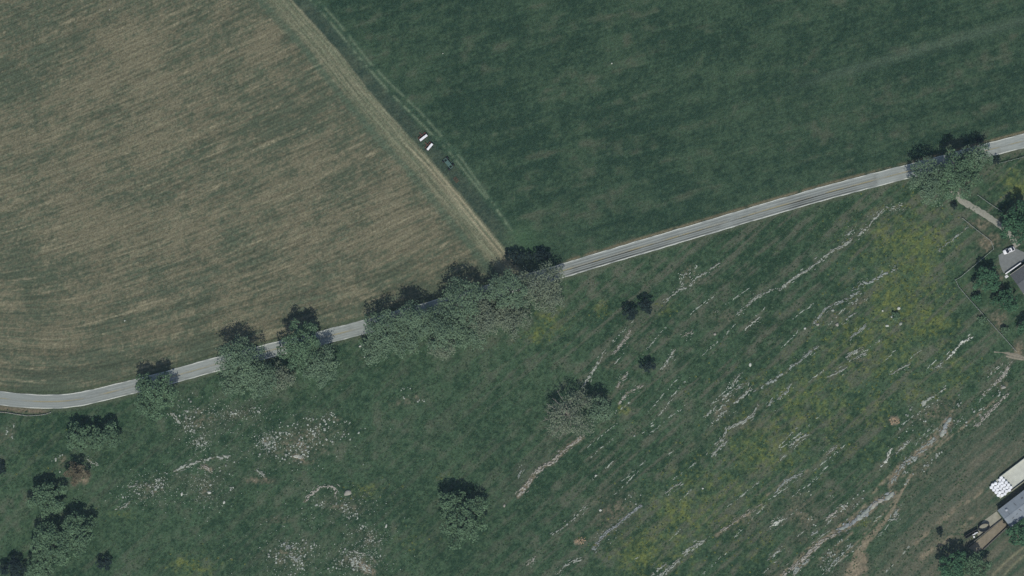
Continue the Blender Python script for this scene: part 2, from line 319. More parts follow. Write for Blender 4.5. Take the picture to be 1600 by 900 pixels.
M['galv'] = mat("galvanised steel", (.42,.44,.46), .5, .12, 2, .4, raw=True)
M['teal'] = mat("faded teal frame", (78,104,100), .8, .15, 2)
M['red'] = mat("faded red paint", (118,70,64), .7, .2, 2)
M['rust'] = mat("rusty iron", (112,86,72), .9, .3, 3)
M['metalroof'] = mat("grey metal roof sheet", (122,132,142), .65, .09, .35, .25, bump=.05)
M['patch'] = mat("dark roof patch", (84,88,94), .9, .25, 1.5)
M['shingle'] = mat("dark grey shingle", (88,92,96), .95, .14, 2.5, .1, bump=.2)
M['siding'] = mat("cream siding", (170,170,160), .8, .08, 1)
M['boards'] = mat("grey barn boards", (110,108,102), .9, .2, 1.5)
M['conc'] = mat("pale concrete", (180,184,177), .9, .1, .5, .1, bump=.1)
M['conc_d'] = mat("stained concrete wall", (92,92,88), .95, .25, 1.2)
M['conc_m'] = mat("worn feed yard concrete", (142,142,130), .95, .16, .6)
M['mud'] = mat("dried mud on concrete", (122,116,102), .98, .15, .7)
M['asph'] = mat("grey asphalt pad", (112,117,118), .95, .1, 1)
M['lamp'] = mat("lamp glass", (.7,.7,.68), .2, .05, 1, .5, raw=True)
M['tail'] = mat("red lamp", (.3,.02,.02), .3, .05, 1, .5, raw=True)
M['hole'] = mat("burrow hole shade", (30,28,26), 1, .2, 2)
M['leaf_green'] = leaf_mat("leaf green", (98,126,102))
M['leaf_lush'] = leaf_mat("leaf lush", (76,112,88))
M['leaf_grey'] = leaf_mat("leaf grey green", (113,138,116), .3, .60, 1.2)
M['leaf_pale'] = leaf_mat("leaf pale dry", (124,138,121), .3, .65, 1.2)
M['leaf_brown'] = leaf_mat("leaf brown", (108,106,92))
M['leaf_dark_shadow'] = leaf_mat("leaf dark and shadow", (46,62,62), .1)  # dark shrub leaves, also the tone of the shadow stand-ins

# ------------------------------------------------------------------ mesh helpers
def mesh_np(name, V, F, material, parent=None, smooth=False):
    """V (n,3), F (m,k) with one k"""
    me = bpy.data.meshes.new(name); V = np.ascontiguousarray(V, np.float32); F = np.ascontiguousarray(F, np.int32); k = F.shape[1]
    me.vertices.add(len(V)); me.vertices.foreach_set("co", V.ravel())
    me.loops.add(F.size); me.loops.foreach_set("vertex_index", F.ravel())
    me.polygons.add(len(F)); me.polygons.foreach_set("loop_start", np.arange(0, F.size, k, dtype=np.int32))
    me.update(calc_edges=True)
    if smooth: me.polygons.foreach_set("use_smooth", np.ones(len(F), bool))
    me.materials.append(material)
    o = bpy.data.objects.new(name, me); COL.objects.link(o)
    if parent: o.parent = parent
    return o
def vcol(o, arr, name="albedo", alpha=None):
    a = o.data.attributes.new(name, 'FLOAT_COLOR', 'POINT')
    c = np.ones((len(arr), 4), np.float32); c[:, :3] = arr
    if alpha is not None: c[:, 3] = alpha
    a.data.foreach_set("color", c.ravel())
def vfac(o, arr, name="tint"):
    a = o.data.attributes.new(name, 'FLOAT', 'POINT'); a.data.foreach_set("value", np.ascontiguousarray(arr, np.float32))
def link(name, bm, material, parent=None, smooth=False):
    me = bpy.data.meshes.new(name); bmesh.ops.recalc_face_normals(bm, faces=bm.faces); bm.to_mesh(me); bm.free()
    if smooth:
        for p in me.polygons: p.use_smooth = True
    me.materials.append(material); o = bpy.data.objects.new(name, me); COL.objects.link(o)
    if parent: o.parent = parent
    return o
def box(bm, c, s, rz=0.0, bev=0.0):
    r = bmesh.ops.create_cube(bm, size=1.0); vs = r['verts']
    bmesh.ops.transform(bm, verts=vs, matrix=Matrix.Translation(c) @ Matrix.Rotation(rz, 4, 'Z') @ Matrix.Diagonal((*s, 1)))
    if bev:
        es = list({e for v in vs for e in v.link_edges}); bmesh.ops.bevel(bm, geom=es, offset=bev, segments=1, affect='EDGES')
def cyl(bm, a, b, r0, r1=None, seg=10, cap=True):
    a = Vector(a); b = Vector(b); r1 = r0 if r1 is None else r1; d = b - a
    if d.length < 1e-6: return
    q = d.to_track_quat('Z', 'Y').to_matrix().to_4x4()
    bmesh.ops.create_cone(bm, cap_ends=cap, segments=seg, radius1=r0, radius2=r1, depth=d.length, matrix=Matrix.Translation((a + b) / 2) @ q)
def extr(bm, poly, z0, z1):
    """upright prism over a plan polygon"""
    b = [bm.verts.new((x, y, z0)) for x, y in poly]; t = [bm.verts.new((x, y, z1)) for x, y in poly]; n = len(poly)
    bm.faces.new(t); bm.faces.new(b[::-1])
    for i in range(n): bm.faces.new((b[i], b[(i + 1) % n], t[(i + 1) % n], t[i]))
def tag(o, label=None, cat=None, group=None, kind=None):
    if label: o['label'] = label
    if cat: o['category'] = cat
    if group: o['group'] = group
    if kind: o['kind'] = kind
    return o
def empty(name, loc, rz=0.0):
    o = bpy.data.objects.new(name, None); COL.objects.link(o); o.location = loc; o.rotation_euler = (0, 0, rz); o.empty_display_size = .2; return o
def copy_tree(o, parent=None):
    c = o.copy(); COL.objects.link(c)
    if parent: c.parent = parent
    for ch in list(o.children): copy_tree(ch, c)
    return c

# ------------------------------------------------------------------ ground
def build_ground():
    out = np.array([12. * k for k in range(1, 41)] + [510, 560, 700, 1000, 2000, 5000, 12000.])
    gx = np.concatenate([(-60 - out)[::-1], np.arange(-60, 1661, 2.0), 1660 + out]); gy = np.concatenate([(-60 - out)[::-1], np.arange(-60, 961, 2.0), 960 + out])
    X, Y = np.meshgrid(gx, gy); nx, ny = len(gx), len(gy)
    x = X.ravel(); y = Y.ravel()
    n1 = fbm(x / 3.2, y / 3.2, 1, 2); n2 = fbm(x / 14, y / 14, 2, 3); n3 = fbm(x / 60, y / 60, 3, 3); n4 = fbm(x / 200, y / 200, 4, 2)
    ry = road_y(x); d_r = y - ry                     # >0 south of the road
    bx = bound_x(y) + (n2 - .5) * 3; d_b = (x - bx) * .76
    mix = lambda a, b, t: a + (b - a) * np.clip(t, 0, 1)[:, None]
    C = lambda *c: np.broadcast_to(A(*c), (len(x), 3))
    # hay field: mown stripes follow the road low down and lean steeper further up
    wv = sst(330, 560, y); v = (1 - wv) * (y + .27 * x - 658 + .00030 * np.minimum(x, 700) * (560 - np.minimum(y, 560))) + wv * d_r; u = x - .25 * y
    s1 = fbm(u / 95, v / 3.6, 21, 3); s2 = fbm(u / 160, v / 10, 22, 3); s3 = fbm(u / 26, v / 2.4, 23, 2)
    s5 = fbm(u / 11, v / 2.2, 25, 2); s4 = fbm(u / 240, v / 30, 24, 2)
    q = .56 + .75 * (s1 - .5) + .45 * (s2 - .5) + .9 * (s3 - .5) + 1.1 * (n3 - .5) + .6 * (n2 - .5) + .6 * (s4 - .5) + 1.3 * (n1 - .5) + .5 * (s5 - .5)
    q = q + .12 * np.exp(-(((x - 640) / 110) ** 2 + ((y - 330) / 70) ** 2)) * 1.6 - .35 * sst(-75, -30, d_r) - .18 * np.exp(-(((x - 30) / 90) ** 2 + ((y - 430) / 60) ** 2))
    hay = mix(C(73, 83, 68), C(107, 105, 87), sst(-.15, 1.1, q))
    fleck = sst(.69, .80, s3 * .55 + s1 * .45 + (n1 - .5) * .2); hay = mix(hay, C(138, 134, 112), fleck * .5)
    mar = sst(-34, -20, d_b) * (1 - sst(-3, 1, d_b)) * sst(-40, -70, -(-d_r)) if False else sst(-38, -24, d_b) * (1 - sst(-2, 2, d_b))
    ml = fbm(d_b / 2.2, y / 60, 31, 2)
    hay = mix(hay, mix(C(86, 98, 79), C(122, 122, 102), ml * 1.6 - .25 + (n1 - .5) * .5), mar * .85)
    hay = mix(hay, C(74, 92, 76), (sst(-48, -40, d_b) * (1 - sst(-36, -30, d_b))) * .6)
    for c0 in (-4.5, -11):
        rut = np.exp(-((d_b - c0 + (n2 - .5) * 2) / 1.4) ** 2) * sst(190, 270, y); hay = mix(hay, C(146, 140, 118), rut * .9)
    # green field
    th = .28; uu = x * math.cos(th) - y * math.sin(th); vv = x * math.sin(th) + y * math.cos(th)
    g1 = fbm(uu / 90, vv / 12, 41, 3); g2 = fbm(uu / 18, vv / 5, 42, 2)
    q = .5 + .9 * (g1 - .5) + .9 * (n3 - .5) + .8 * (n2 - .5) + 1.3 * (n1 - .5) + .5 * (g2 - .5)
    grn = mix(C(38, 59, 47), C(59, 79, 61), sst(-.05, 1.1, q)); grn = mix(grn, C(80, 84, 72), sst(.54, .80, g1 * .5 + n2 * .5) * .55)
    band = np.exp(-((vv - (1300 * math.sin(th) + 118 * math.cos(th))) / 8) ** 2) * sst(1200, 1330, x); grn = mix(grn, C(76, 92, 78), band * .5)
    strip = 1 - sst(17, 27, d_b); grn = mix(grn, mix(C(50, 66, 58), C(74, 84, 70), n2 * 1.2 - .2 + (n1 - .5)), strip * .8)
    tr1 = [(455,-60),(485,0),(515,33),(570,100),(605,140),(660,195),(700,235),(740,285),(765,315),(790,345),(803,366)]
    tr2 = [(466,-60),(497,0),(528,35),(577,97),(614,135),(654,172),(692,215),(722,250),(755,296),(780,333),(795,356)]
    for tr, am in ((tr1, .75), (tr2, .6)):
        d, t = pdist(x, y, tr); k = np.exp(-(d / 1.5) ** 2) * sst(.38, .6, fbm(x / 9, y / 9, 51, 2) + .1) * (1 - sst(.96, 1, t)); grn = mix(grn, C(128, 140, 116), k * am)
        k2 = np.exp(-(d / 5) ** 2); grn = mix(grn, C(62, 84, 68), k2 * .35)
    grn = mix(grn, C(72, 98, 72), np.exp(-(((x - 815) / 28) ** 2 + ((y - 375) / 22) ** 2)) * .6)
    grn = mix(grn, C(106, 100, 82), np.exp(-((d_r + 13.5) / 2.2) ** 2) * sst(860, 900, x) * sst(.3, .6, n2 + .12))
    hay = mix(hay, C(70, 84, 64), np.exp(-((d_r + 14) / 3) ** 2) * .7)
    nr = np.sin(d_r / 5.2 + 1.5 * fbm(x / 80, y / 80, 33, 2)) * (1 - sst(-40, -130, d_r) if False else sst(-150, -50, d_r)) * (1 - sst(560, 700, x)); hay = hay * (1 + .10 * nr[:, None])
    # pasture
    mot = fbm(x / 6.5, y / 6.5, 61, 3); q = .5 + 1.0 * (mot - .5) + 1.5 * (n1 - .5) + .8 * (n3 - .5) + .5 * (n4 - .5) + .5 * (n2 - .5)
    th2 = .72; pu = x * math.cos(th2) - y * math.sin(th2); pv = x * math.sin(th2) + y * math.cos(th2)
    pst = fbm(pu / 80, pv / 6, 62, 3)
    pas = mix(C(38, 60, 45), C(64, 86, 65), sst(-.1, 1.05, q))
    rough = sst(700, 980, x); pas = mix(pas, C(86, 90, 78), sst(.46, .78, pst + (n2 - .5) * .5) * (.30 + .45 * rough))
    pas = mix(pas, C(88, 92, 80), sst(.55, .8, n3 * .5 + n2 * .5) * .45)
    yl = np.zeros(len(x))
    for (cx, cy, rx, ry2, am) in YELLOW: yl = np.maximum(yl, am * np.exp(-(((x - cx) / rx) ** 2 + ((y - cy) / ry2) ** 2)))
    yn = fbm(x / 10, y / 10, 71, 3) * .35 + fbm(x / 4.5, y / 4.5, 72, 2) * .4 + n1 * .25
    yk = sst(.12, .80, yl * .60 + (yn - .5) * 1.5) * yl ** .4
    pas = mix(pas, mix(C(72, 90, 60), C(104, 112, 62), yn * 2 - .55 + (n1 - .5) * .6), yk * .88)
    LR = sst(1310, 1420, x + (y - 880) * .55) * sst(640, 720, y + (x - 1500) * .35); st = fbm(pu / 85, pv / 6.5, 63, 3)
    pas = mix(pas, mix(C(58, 77, 62), C(94, 95, 82), st * 1.8 - .38 + (n1 - .5) * .8), LR * .95)
    so_ = np.zeros(len(x))
    for (cx, cy, rx, ry2, am) in SOIL:
        m = (np.abs(x - cx) < rx * 2.6) & (np.abs(y - cy) < ry2 * 2.6)
        so_[m] = np.maximum(so_[m], am * np.exp(-(((x[m] - cx) / rx) ** 2 + ((y[m] - cy) / ry2) ** 2) ** 1.3))
    for L in LEDGES:
        pts = np.array(L[0]); m = (x > pts[:, 0].min() - 20) & (x < pts[:, 0].max() + 20) & (y > pts[:, 1].min() - 20) & (y < pts[:, 1].max() + 20)
        d, _ = pdist(x[m], y[m], L[0]); so_[m] = np.maximum(so_[m], (.5 if L[1] < 5.5 else .85) * np.exp(-(d / (L[1] * .6 + 2.0 + (3 if L[1] > 7 else 0))) ** 2))
    for cl in CLUSTERS:
        m = (np.abs(x - cl[0]) < cl[2] * 2) & (np.abs(y - cl[1]) < cl[2] * 2); a = math.radians(cl[4]); dx = x[m] - cl[0]; dy = y[m] - cl[1]
        e = ((dx * math.cos(a) + dy * math.sin(a)) / cl[2]) ** 2 + ((-dx * math.sin(a) + dy * math.cos(a)) / cl[3]) ** 2
        so_[m] = np.maximum(so_[m], .55 * np.exp(-e * 1.0))
    sk = np.clip(so_ * (.35 + 1.3 * (fbm(x / 7, y / 7, 81, 3) * .6 + n1 * .4)) , 0, 1.1)
    soil = mix(C(80, 83, 71), C(124, 115, 99), sst(.4, 1.1, sk + (n1 - .5) * .6))
    pas = mix(pas, soil, sst(.15, .9, sk + (n1 - .5) * .35) * .9); 
    d, t = pdist(x, y, TRAIL); wd = 10 * np.maximum(0, 1 - t * 1.25) ** 1.5 + 1.3; k = 1 - sst(wd * .7, wd * 1.15 + 1, d + (n2 - .5) * 3); pas = mix(pas, mix(C(102, 99, 84), C(138, 128, 110), n2 * 1.4 - .2 + (n1 - .5) * .6), k * .9)
    for tp, tw in (([(1222,899),(1262,858),(1300,832),(1330,808),(1356,786)], 2.4), ([(1305,884),(1340,846),(1372,812),(1398,782),(1420,752)], 1.6), ([(1418,748),(1440,722),(1462,700),(1480,678)], 1.6),
                   ([(1268,884),(1300,858),(1332,832)], 1.5), ([(1360,775),(1385,748),(1410,724)], 2.0), ([(1440,700),(1462,676),(1490,640)], 1.5), ([(1120,836),(1150,816),(1190,790)], 3.0), ([(1195,775),(1225,755),(1262,735)], 2.0),
                   ([(1430,850),(1470,815),(1500,790),(1535,768)], 3.5), ([(1440,870),(1490,835),(1520,808)], 4.0), ([(1410,745),(1450,712),(1520,655),(1560,622)], 1.6)):
        d, t = pdist(x, y, tp); k = np.exp(-((d + (n2 - .5) * 3) / tw) ** 2) * sst(.3, .62, fbm(x / 6, y / 6, 85, 2)); pas = mix(pas, mix(C(112, 106, 90), C(140, 130, 112), n1 * 1.4 - .2), k * .75)
    for tp in ([(1600,855),(1575,875),(1553,897),(1545,910)], [(1600,868),(1583,883),(1568,900),(1562,910)]):
        d, t = pdist(x, y, tp); pas = mix(pas, C(130, 128, 104), np.exp(-(d / 1.6) ** 2) * .6)
    pas = mix(pas, C(122, 108, 94), np.exp(-((d_r - 14.5) / 4) ** 2) * (1 - sst(60, 84, x)) * .95)
    pas = mix(pas, C(84, 90, 74), np.exp(-((d_r - 13) / 4) ** 2) * .55)
    south = sst(-1.5, 1.5, d_r); left = 1 - sst(-1.2, 1.2, d_b)
    col = grn + (hay - grn) * left[:, None]; col = col + (pas - col) * south[:, None]
    grain = 1 + (rng.random(len(x)) - .5) * .36; col = col * grain[:, None]
    od = np.maximum(np.maximum(-x, x - 1600), np.maximum(-y, y - 900)); fz = sst(250, 470, od)[:, None]      # beyond the mapped square the fields go on in their plain colours
    base = A(59, 79, 64) * np.ones((len(x), 1)); base = base + (A(92, 95, 79) - base) * left[:, None]; base = base + (A(54, 75, 57) - base) * south[:, None]
    col = col + (base - col) * fz
    V = np.stack([(x - 800) * PX, (450 - y) * PX, hgt(x, y) * (1 - fz[:, 0])], 1)
    
    i = np.arange(nx * ny).reshape(ny, nx); F = np.stack([i[1:, :-1], i[1:, 1:], i[:-1, 1:], i[:-1, :-1]], -1).reshape(-1, 4)
    g = mesh_np("ground", V, F, M['ground'], smooth=True); vcol(g, col, alpha=np.clip(1 - south, 0, 1) * (.55 + .45 * left) * np.where(left > .5, sst(-14, -40, d_r), 1) if False else np.clip(1 - south, 0, 1) * (.5 + .5 * left)); tag(g, kind='structure')
    fa = g.data.attributes.new("flow", 'FLOAT_VECTOR', 'POINT'); fv = np.zeros((len(x), 3), np.float32); mg = (left > .5) & (d_b > -30); fv[:, 0] = np.where(mg, y * 1.3, np.where(left > .5, u, uu)) * PX; fv[:, 1] = np.where(mg, d_b, np.where(left > .5, v, vv)) * PX
    fa.data.foreach_set("vector", fv.ravel())
build_ground()

# ------------------------------------------------------------------ road
def strip(name, material, off0, off1, z, colf, parent=None, nacross=1, x0=-3000, x1=5000):
    m = (RXS >= x0) & (RXS <= x1); wx = (RXS[m] - 800) * PX; wy = (450 - RYS[m]) * PX
    tx = np.gradient(wx); ty = np.gradient(wy); l = np.hypot(tx, ty); nx_, ny_ = -ty / l, tx / l
    al = np.concatenate([[0], np.cumsum(np.hypot(np.diff(wx), np.diff(wy)))])
    offs = np.linspace(off0, off1, nacross + 1); n = len(wx); V = []; UU = []; VV = []
    for o_ in offs:
        jt = (fbm(al / 3.0, al * 0 + (7 if o_ > 0 else 3), 77, 3) - .5) * (.5 if nacross > 4 and abs(o_) > 2.7 else .12 if nacross < 4 else 0)
        V.append(np.stack([wx + nx_ * (o_ + jt), wy + ny_ * (o_ + jt), np.full(n, z)], 1)); UU.append(al); VV.append(np.full(n, o_))
    V = np.concatenate(V); UU = np.concatenate(UU); VV = np.concatenate(VV); i = np.arange((nacross + 1) * n).reshape(nacross + 1, n)
    F = np.stack([i[:-1, :-1], i[:-1, 1:], i[1:, 1:], i[1:, :-1]], -1).reshape(-1, 4)[:, ::-1]
    o = mesh_np(name, V, F, material, parent); px = V[:, 0] / PX + 800; vcol(o, colf(px, UU, VV)); return o
def road_col(px, u, v):
    base = np.broadcast_to(A(139, 146, 144), (len(px), 3)).copy(); f = 1 + (fbm(u / 5, v / .5, 91, 3) - .5) * .18
    f = f * (1 + (rng.random(len(px)) - .5) * .05)
    tr = sst(868, 900, px) * (1 - sst(1362, 1368, px)); dk = np.zeros(len(px))
    for c, a in ((1.6, .3), (.6, .34), (-.3, .7), (-1.15, .42), (-2.0, .62)):
        dk = np.maximum(dk, a * np.exp(-((v - c) / .24) ** 2))
    f = f * (1 - dk * (.25 + 1.0 * tr) * (.5 + fbm(u / 14, v * 0, 92, 2)))
    f = f * (1 - .10 * (1 - sst(40, 330, px))) * (1 - .3 * np.exp(-((px - 1368) / 2.5) ** 2) - .1 * np.exp(-((px - 1252) / 4) ** 2))
    f = f * (1 + .07 * sst(1366, 1372, px)) * (1 - .10 * sst(.60, .66, fbm(u / 9, v / 2.5, 96, 2)) - .16 * sst(.70, .74, vnoise(u / 1.2, v / .35, 97)) * sst(.45, .6, fbm(u / 30, v * 0, 98, 2)))
    f = f * (1 + .05 * np.sin(v * 6.0) * (fbm(u / 20, v * 0 + 3, 99, 2)))
    base = base * f[:, None]
    yl = np.exp(-((v - .05) / .22) ** 2) * sst(.42, .62, fbm(u / 6, v * 0 + 2, 93, 2)) * .5
    return base + (A(158, 150, 118) - base) * yl[:, None]
road = strip("road", M['road'], -2.75, 2.75, .09, road_col, nacross=22); tag(road, kind='structure')
def line_col(px, u, v):
    k = sst(.3, .55, fbm(u / 3.5, v * 0 + 5, 94, 3))[:, None]; return A(143, 149, 147) + (A(196, 200, 194) - A(143, 149, 147)) * k
strip("edge_line", M['line'], 2.42, 2.66, .115, line_col, road); strip("edge_line", M['line'], -2.70, -2.44, .115, line_col, road)
def cl_col(px, u, v):
    k = sst(.42, .62, fbm(u / 5, v * 0 + 8, 95, 3))[:, None]; return A(132, 137, 134) + (A(142, 136, 106) - A(132, 137, 134)) * k
strip("centre_line", M['line'], .05, .17, .115, cl_col, road); strip("centre_line", M['line'], -.17, -.05, .115, cl_col, road)

def slab(name, poly_px, z0, z1, material, parent=None):
    bm = bmesh.new(); extr(bm, [P(*p) for p in poly_px], z0, z1); return link(name, bm, material, parent)
def path_strip(name, pts, wid, material, z=.06):
    """gravel sheet with ragged edges"""
    n = 0; L = []; Rr = []
    dens = []
    for (a, b) in zip(pts[:-1], pts[1:]):
        k = max(2, int(math.hypot(b[0] - a[0], b[1] - a[1]) / 3))
        for i in range(k): dens.append((a[0] + (b[0] - a[0]) * i / k, a[1] + (b[1] - a[1]) * i / k))
    dens.append(pts[-1]); bm = bmesh.new(); row = []
    for i, p in enumerate(dens):
        q0 = dens[max(0, i - 1)]; q1 = dens[min(len(dens) - 1, i + 1)]; dx, dy = q1[0] - q0[0], q1[1] - q0[1]; l = math.hypot(dx, dy)
        nx_, ny_ = -dy / l, dx / l; w0 = wid / 2 + R.uniform(-.7, .7); w1 = wid / 2 + R.uniform(-.7, .7)
        r = []
        for s in (-w0, -w0 * .4, 0, w1 * .4, w1):
            x, y = P(p[0] + nx_ * s, p[1] + ny_ * s); r.append(bm.verts.new((x, y, z + (0.05 if abs(s) < 1 else 0) - (.07 if s in (-w0, w1) else 0))))
        row.append(r)
    for r0, r1 in zip(row[:-1], row[1:]):
        for j in range(4): bm.faces.new((r0[j], r1[j], r1[j + 1], r0[j + 1]))
    return tag(link(name, bm, material), kind='structure')
M['gravel'] = mat("pale gravel", (136,137,128), .98, .14, 1.6, .05, bump=.3)
M['gravel2'] = mat("stony track", (126,122,110), .98, .22, 1.2, .05, bump=.3)
path_strip("gravel_driveway", [(1478,272),(1488,296),(1503,314),(1520,324),(1540,336),(1563,352),(1580,370),(1590,385)], 9.5, M['gravel'], .08)
path_strip("stony_farm_track", [(1553,550),(1568,551),(1585,555),(1604,560),(1640,572)], 7, M['gravel2'], .07)
path_strip("stony_farm_track", [(1572,556),(1586,559),(1602,562)], 3.5, M['gravel2'], .10)
tag(slab("parking_pad", [(1560,399),(1568,394),(1582,386),(1600,394),(1622,398),(1610,404),(1594,411),(1568,427),(1562,413)], -.1, .12, M['asph']), kind='structure')

# ------------------------------------------------------------------ rocks
def chunk(V, F, cx, cy, ang, ln, wd, z, h, rr, n=7):
    b = len(V); ca, sa = math.cos(ang), math.sin(ang); ring = []
    ph = rr.uniform(0, 6.28)
    for i in range(n):
        a = ph + 6.283 * i / n + rr.uniform(-.25, .25); r = rr.uniform(.72, 1.1); x = math.cos(a) * ln * .5 * r; y = math.sin(a) * wd * .5 * r; ring.append((x, y))
    tx, ty = rr.uniform(-.1, .1), rr.uniform(-.1, .1)
    for k, (sc, zz) in enumerate(((1.06, -.25), (.98, h * .55), (.7, h))):
        for (x, y) in ring:
            x2, y2 = x * sc, y * sc; z2 = z + zz + (k > 0) * (tx * x + ty * y) * .5 + (k == 2) * rr.uniform(-.06, .06) * min(1, h * 3)
            V.append((cx + x2 * ca - y2 * sa, cy + x2 * sa + y2 * ca, z2))
    V.append((cx, cy, z + h * 1.02))
    for k in range(2):
        for i in range(n):
            j = (i + 1) % n; p, q, r, s = b + k * n + i, b + k * n + j, b + (k + 1) * n + j, b + (k + 1) * n + i
            F.append((p, q, r)); F.append((p, r, s))
    for i in range(n): F.append((b + 2 * n + i, b + 2 * n + (i + 1) % n, b + 3 * n))
def build_ledge(L, idx):
    pts, wpx, tone, gap, label = L; wpx = wpx * .85; rr = random.Random(100 + idx); V = []; F = []; slabs = []
    seg = []; tot = 0
    for a, b in zip(pts[:-1], pts[1:]):
        l = math.hypot(b[0] - a[0], b[1] - a[1]); seg.append((a, b, l)); tot += l
    step = 2.0 if wpx < 5 else 2.6; s = 0; c0 = P(*pts[len(pts) // 2])
    lanes = 1 if wpx < 3 else (2 if wpx < 5.5 else 3)
    wob = rr.uniform(0, 100)
    while s <= tot:
        r = s
        for a, b, l in seg:
            if r <= l: break
            r -= l
        t = min(1, r / l); px = a[0] + (b[0] - a[0]) * t; py = a[1] + (b[1] - a[1]) * t; ang = math.atan2(-(b[1] - a[1]), b[0] - a[0])
        taper = .5 + .5 * min(1, min(s, tot - s) / (6 + .0 * tot)); taper *= .45 + 1.0 * float(vnoise(np.array([s / 6 + wob]), np.array([wob]), 3)[0])
        clump = float(vnoise(np.array([s / 5 + wob * 2]), np.array([wob]), 4)[0])
        for ln in range(lanes):
            if clump < .14 + gap * 1.2 and rr.random() < .85: continue
            off = (rr.uniform(-.5, .5) + (ln - (lanes - 1) / 2)) * wpx / lanes * taper
            qx = px + math.sin(ang) * off + rr.uniform(-.6, .6); qy = py + math.cos(ang) * off + rr.uniform(-.6, .6)
            if lanes == 3:
                if rr.random() < .30: continue
                off = off * rr.uniform(.9, 1.5) + wpx * .5 * (float(vnoise(np.array([s / 12 + wob]), np.array([wob + 5]), 8)[0]) - .5)
            x, y = P(qx, qy); z = float(hgt(qx, qy)); w_ = max(.3, wpx * PX / lanes * rr.uniform(.6, 1.45) * taper); l_ = max(w_ * 1.1, rr.uniform(.5, 1.5) * (1.0 if wpx < 5 else 1.35))
            h = rr.uniform(.10, .34) * (1.2 if wpx > 5 else 1)
            if wpx >= 8 and ln == 1 and rr.random() < .55: slabs.append((qx, qy, ang, rr.uniform(2.4, 3.6), rr.uniform(1.2, 2.2), z, h + .08)); continue
            chunk(V, F, x - c0[0], y - c0[1], ang + rr.uniform(-.35, .35), l_, w_, z, h, rr, rr.choice((5, 6, 7)))
        s += step * rr.uniform(.45, 1.6)
    for k in range(int(tot / 5) + 2):                    # thin strata slivers lying parallel to the ledge
        r = rr.uniform(-4, tot + 4); q = max(0.0, min(tot, r))
        for a, b, l in seg:
            if q <= l: break
            q -= l
        t = q / l; ang = math.atan2(-(b[1] - a[1]), b[0] - a[0]); off = rr.gauss(0, 1) * (wpx * .55 + 1.3); ex = (r - max(0.0, min(tot, r)))
        qx = a[0] + (b[0] - a[0]) * t + math.sin(ang) * off + math.cos(ang) * ex; qy = a[1] + (b[1] - a[1]) * t + math.cos(ang) * off - math.sin(ang) * ex; x, y = P(qx, qy)
        chunk(V, F, x - c0[0], y - c0[1], ang + rr.uniform(-.25, .25), rr.uniform(.7, 2.2), rr.uniform(.18, .4), float(hgt(qx, qy)), rr.uniform(.06, .2), rr, 5)
    for a, b, l in seg:                                  # the buried bedrock they all stand on
        xa, ya = P(*a); xb, yb = P(*b); ang = math.atan2(yb - ya, xb - xa); chunk(V, F, (xa + xb) / 2 - c0[0], (ya + yb) / 2 - c0[1], ang, math.hypot(xb - xa, yb - ya) * 1.3 + 2.4, wpx * PX * 1.2 + 2.5, -.55, .2, rr, 8)
    o = mesh_np("rock_ledge", np.array(V), np.array(F), M['rock_' + tone]); o.location = (c0[0], c0[1], 0); tag(o, label, "rock outcrop", "rock ledges in the pasture")
    for (qx, qy, ang, l_, w_, z, h) in slabs:
        V = []; F = []; x, y = P(qx, qy); chunk(V, F, 0, 0, ang + rr.uniform(-.3, .3), l_, w_, z, h, rr, 8)
        q = mesh_np("rock_slab", np.array(V), np.array(F), M['rock_' + rr.choice((tone, 'p', 'g', 'k'))], o); q.location = (x - c0[0], y - c0[1], 0)
for i, L in enumerate(LEDGES): build_ledge(L, i)

protos = []
for i in range(8):
    rr = random.Random(500 + i); V = []; F = []; chunk(V, F, 0, 0, 0, 1.0, rr.uniform(.55, .95), 0, rr.uniform(.25, .5), rr, rr.choice((6, 7, 8)))
    me = bpy.data.meshes.new("field_stone"); me.from_pydata(V, [], F); me.materials.append(M['stone']); protos.append(me)
cand = []
for ci, (cx, cy, rx, ry2, tilt, n, (s0, s1), lab) in enumerate(CLUSTERS):
    a = math.radians(tilt); rr = random.Random(900 + ci); sub = [(rr.gauss(0, .5), rr.gauss(0, .5)) for _ in range(max(3, n // 7))]
    for k in range(n):
        b = rr.choice(sub); u = (b[0] + rr.gauss(0, .12)) * rx; v = (b[1] + rr.gauss(0, .16)) * ry2
        size = s0 + (s1 - s0) * rr.random() ** 1.8
        cand.append((size, cx + u * math.cos(a) - v * math.sin(a), cy + u * math.sin(a) + v * math.cos(a), ci, lab, rr.gauss(1.0, .5)))
cand = [c for c in cand if 2 < c[1] < 1598 and 2 < c[2] < 898]
cand.sort(reverse=True); V = []; F = []
ORD = ["first", "second", "third", "fourth", "fifth", "sixth", "seventh", "eighth", "ninth", "tenth", "eleventh", "twelfth", "thirteenth", "fourteenth", "fifteenth", "sixteenth", "seventeenth", "eighteenth", "nineteenth", "twentieth"] + ["twenty-" + q for q in ("first", "second", "third", "fourth", "fifth", "sixth", "seventh", "eighth", "ninth")] + ["thirtieth"] * 40
part = {}
for k, c in enumerate(cand[:270]):
    cx, cy = CLUSTERS[c[3]][:2]; part.setdefault((c[3], c[2] >= cy, c[1] >= cx), []).append((c[1], k))
SLAB = {}
for (ci, lo, ri), L in part.items():
    L.sort()
    for j, (_, k) in enumerate(L):
        SLAB[k] = ("only large" if len(L) == 1 else ORD[j]) + " pale stone " + ("" if len(L) == 1 else "from left ") + "in %s %s part of %s" % ("lower" if lo else "upper", "right" if ri else "left", CLUSTERS[ci][7])
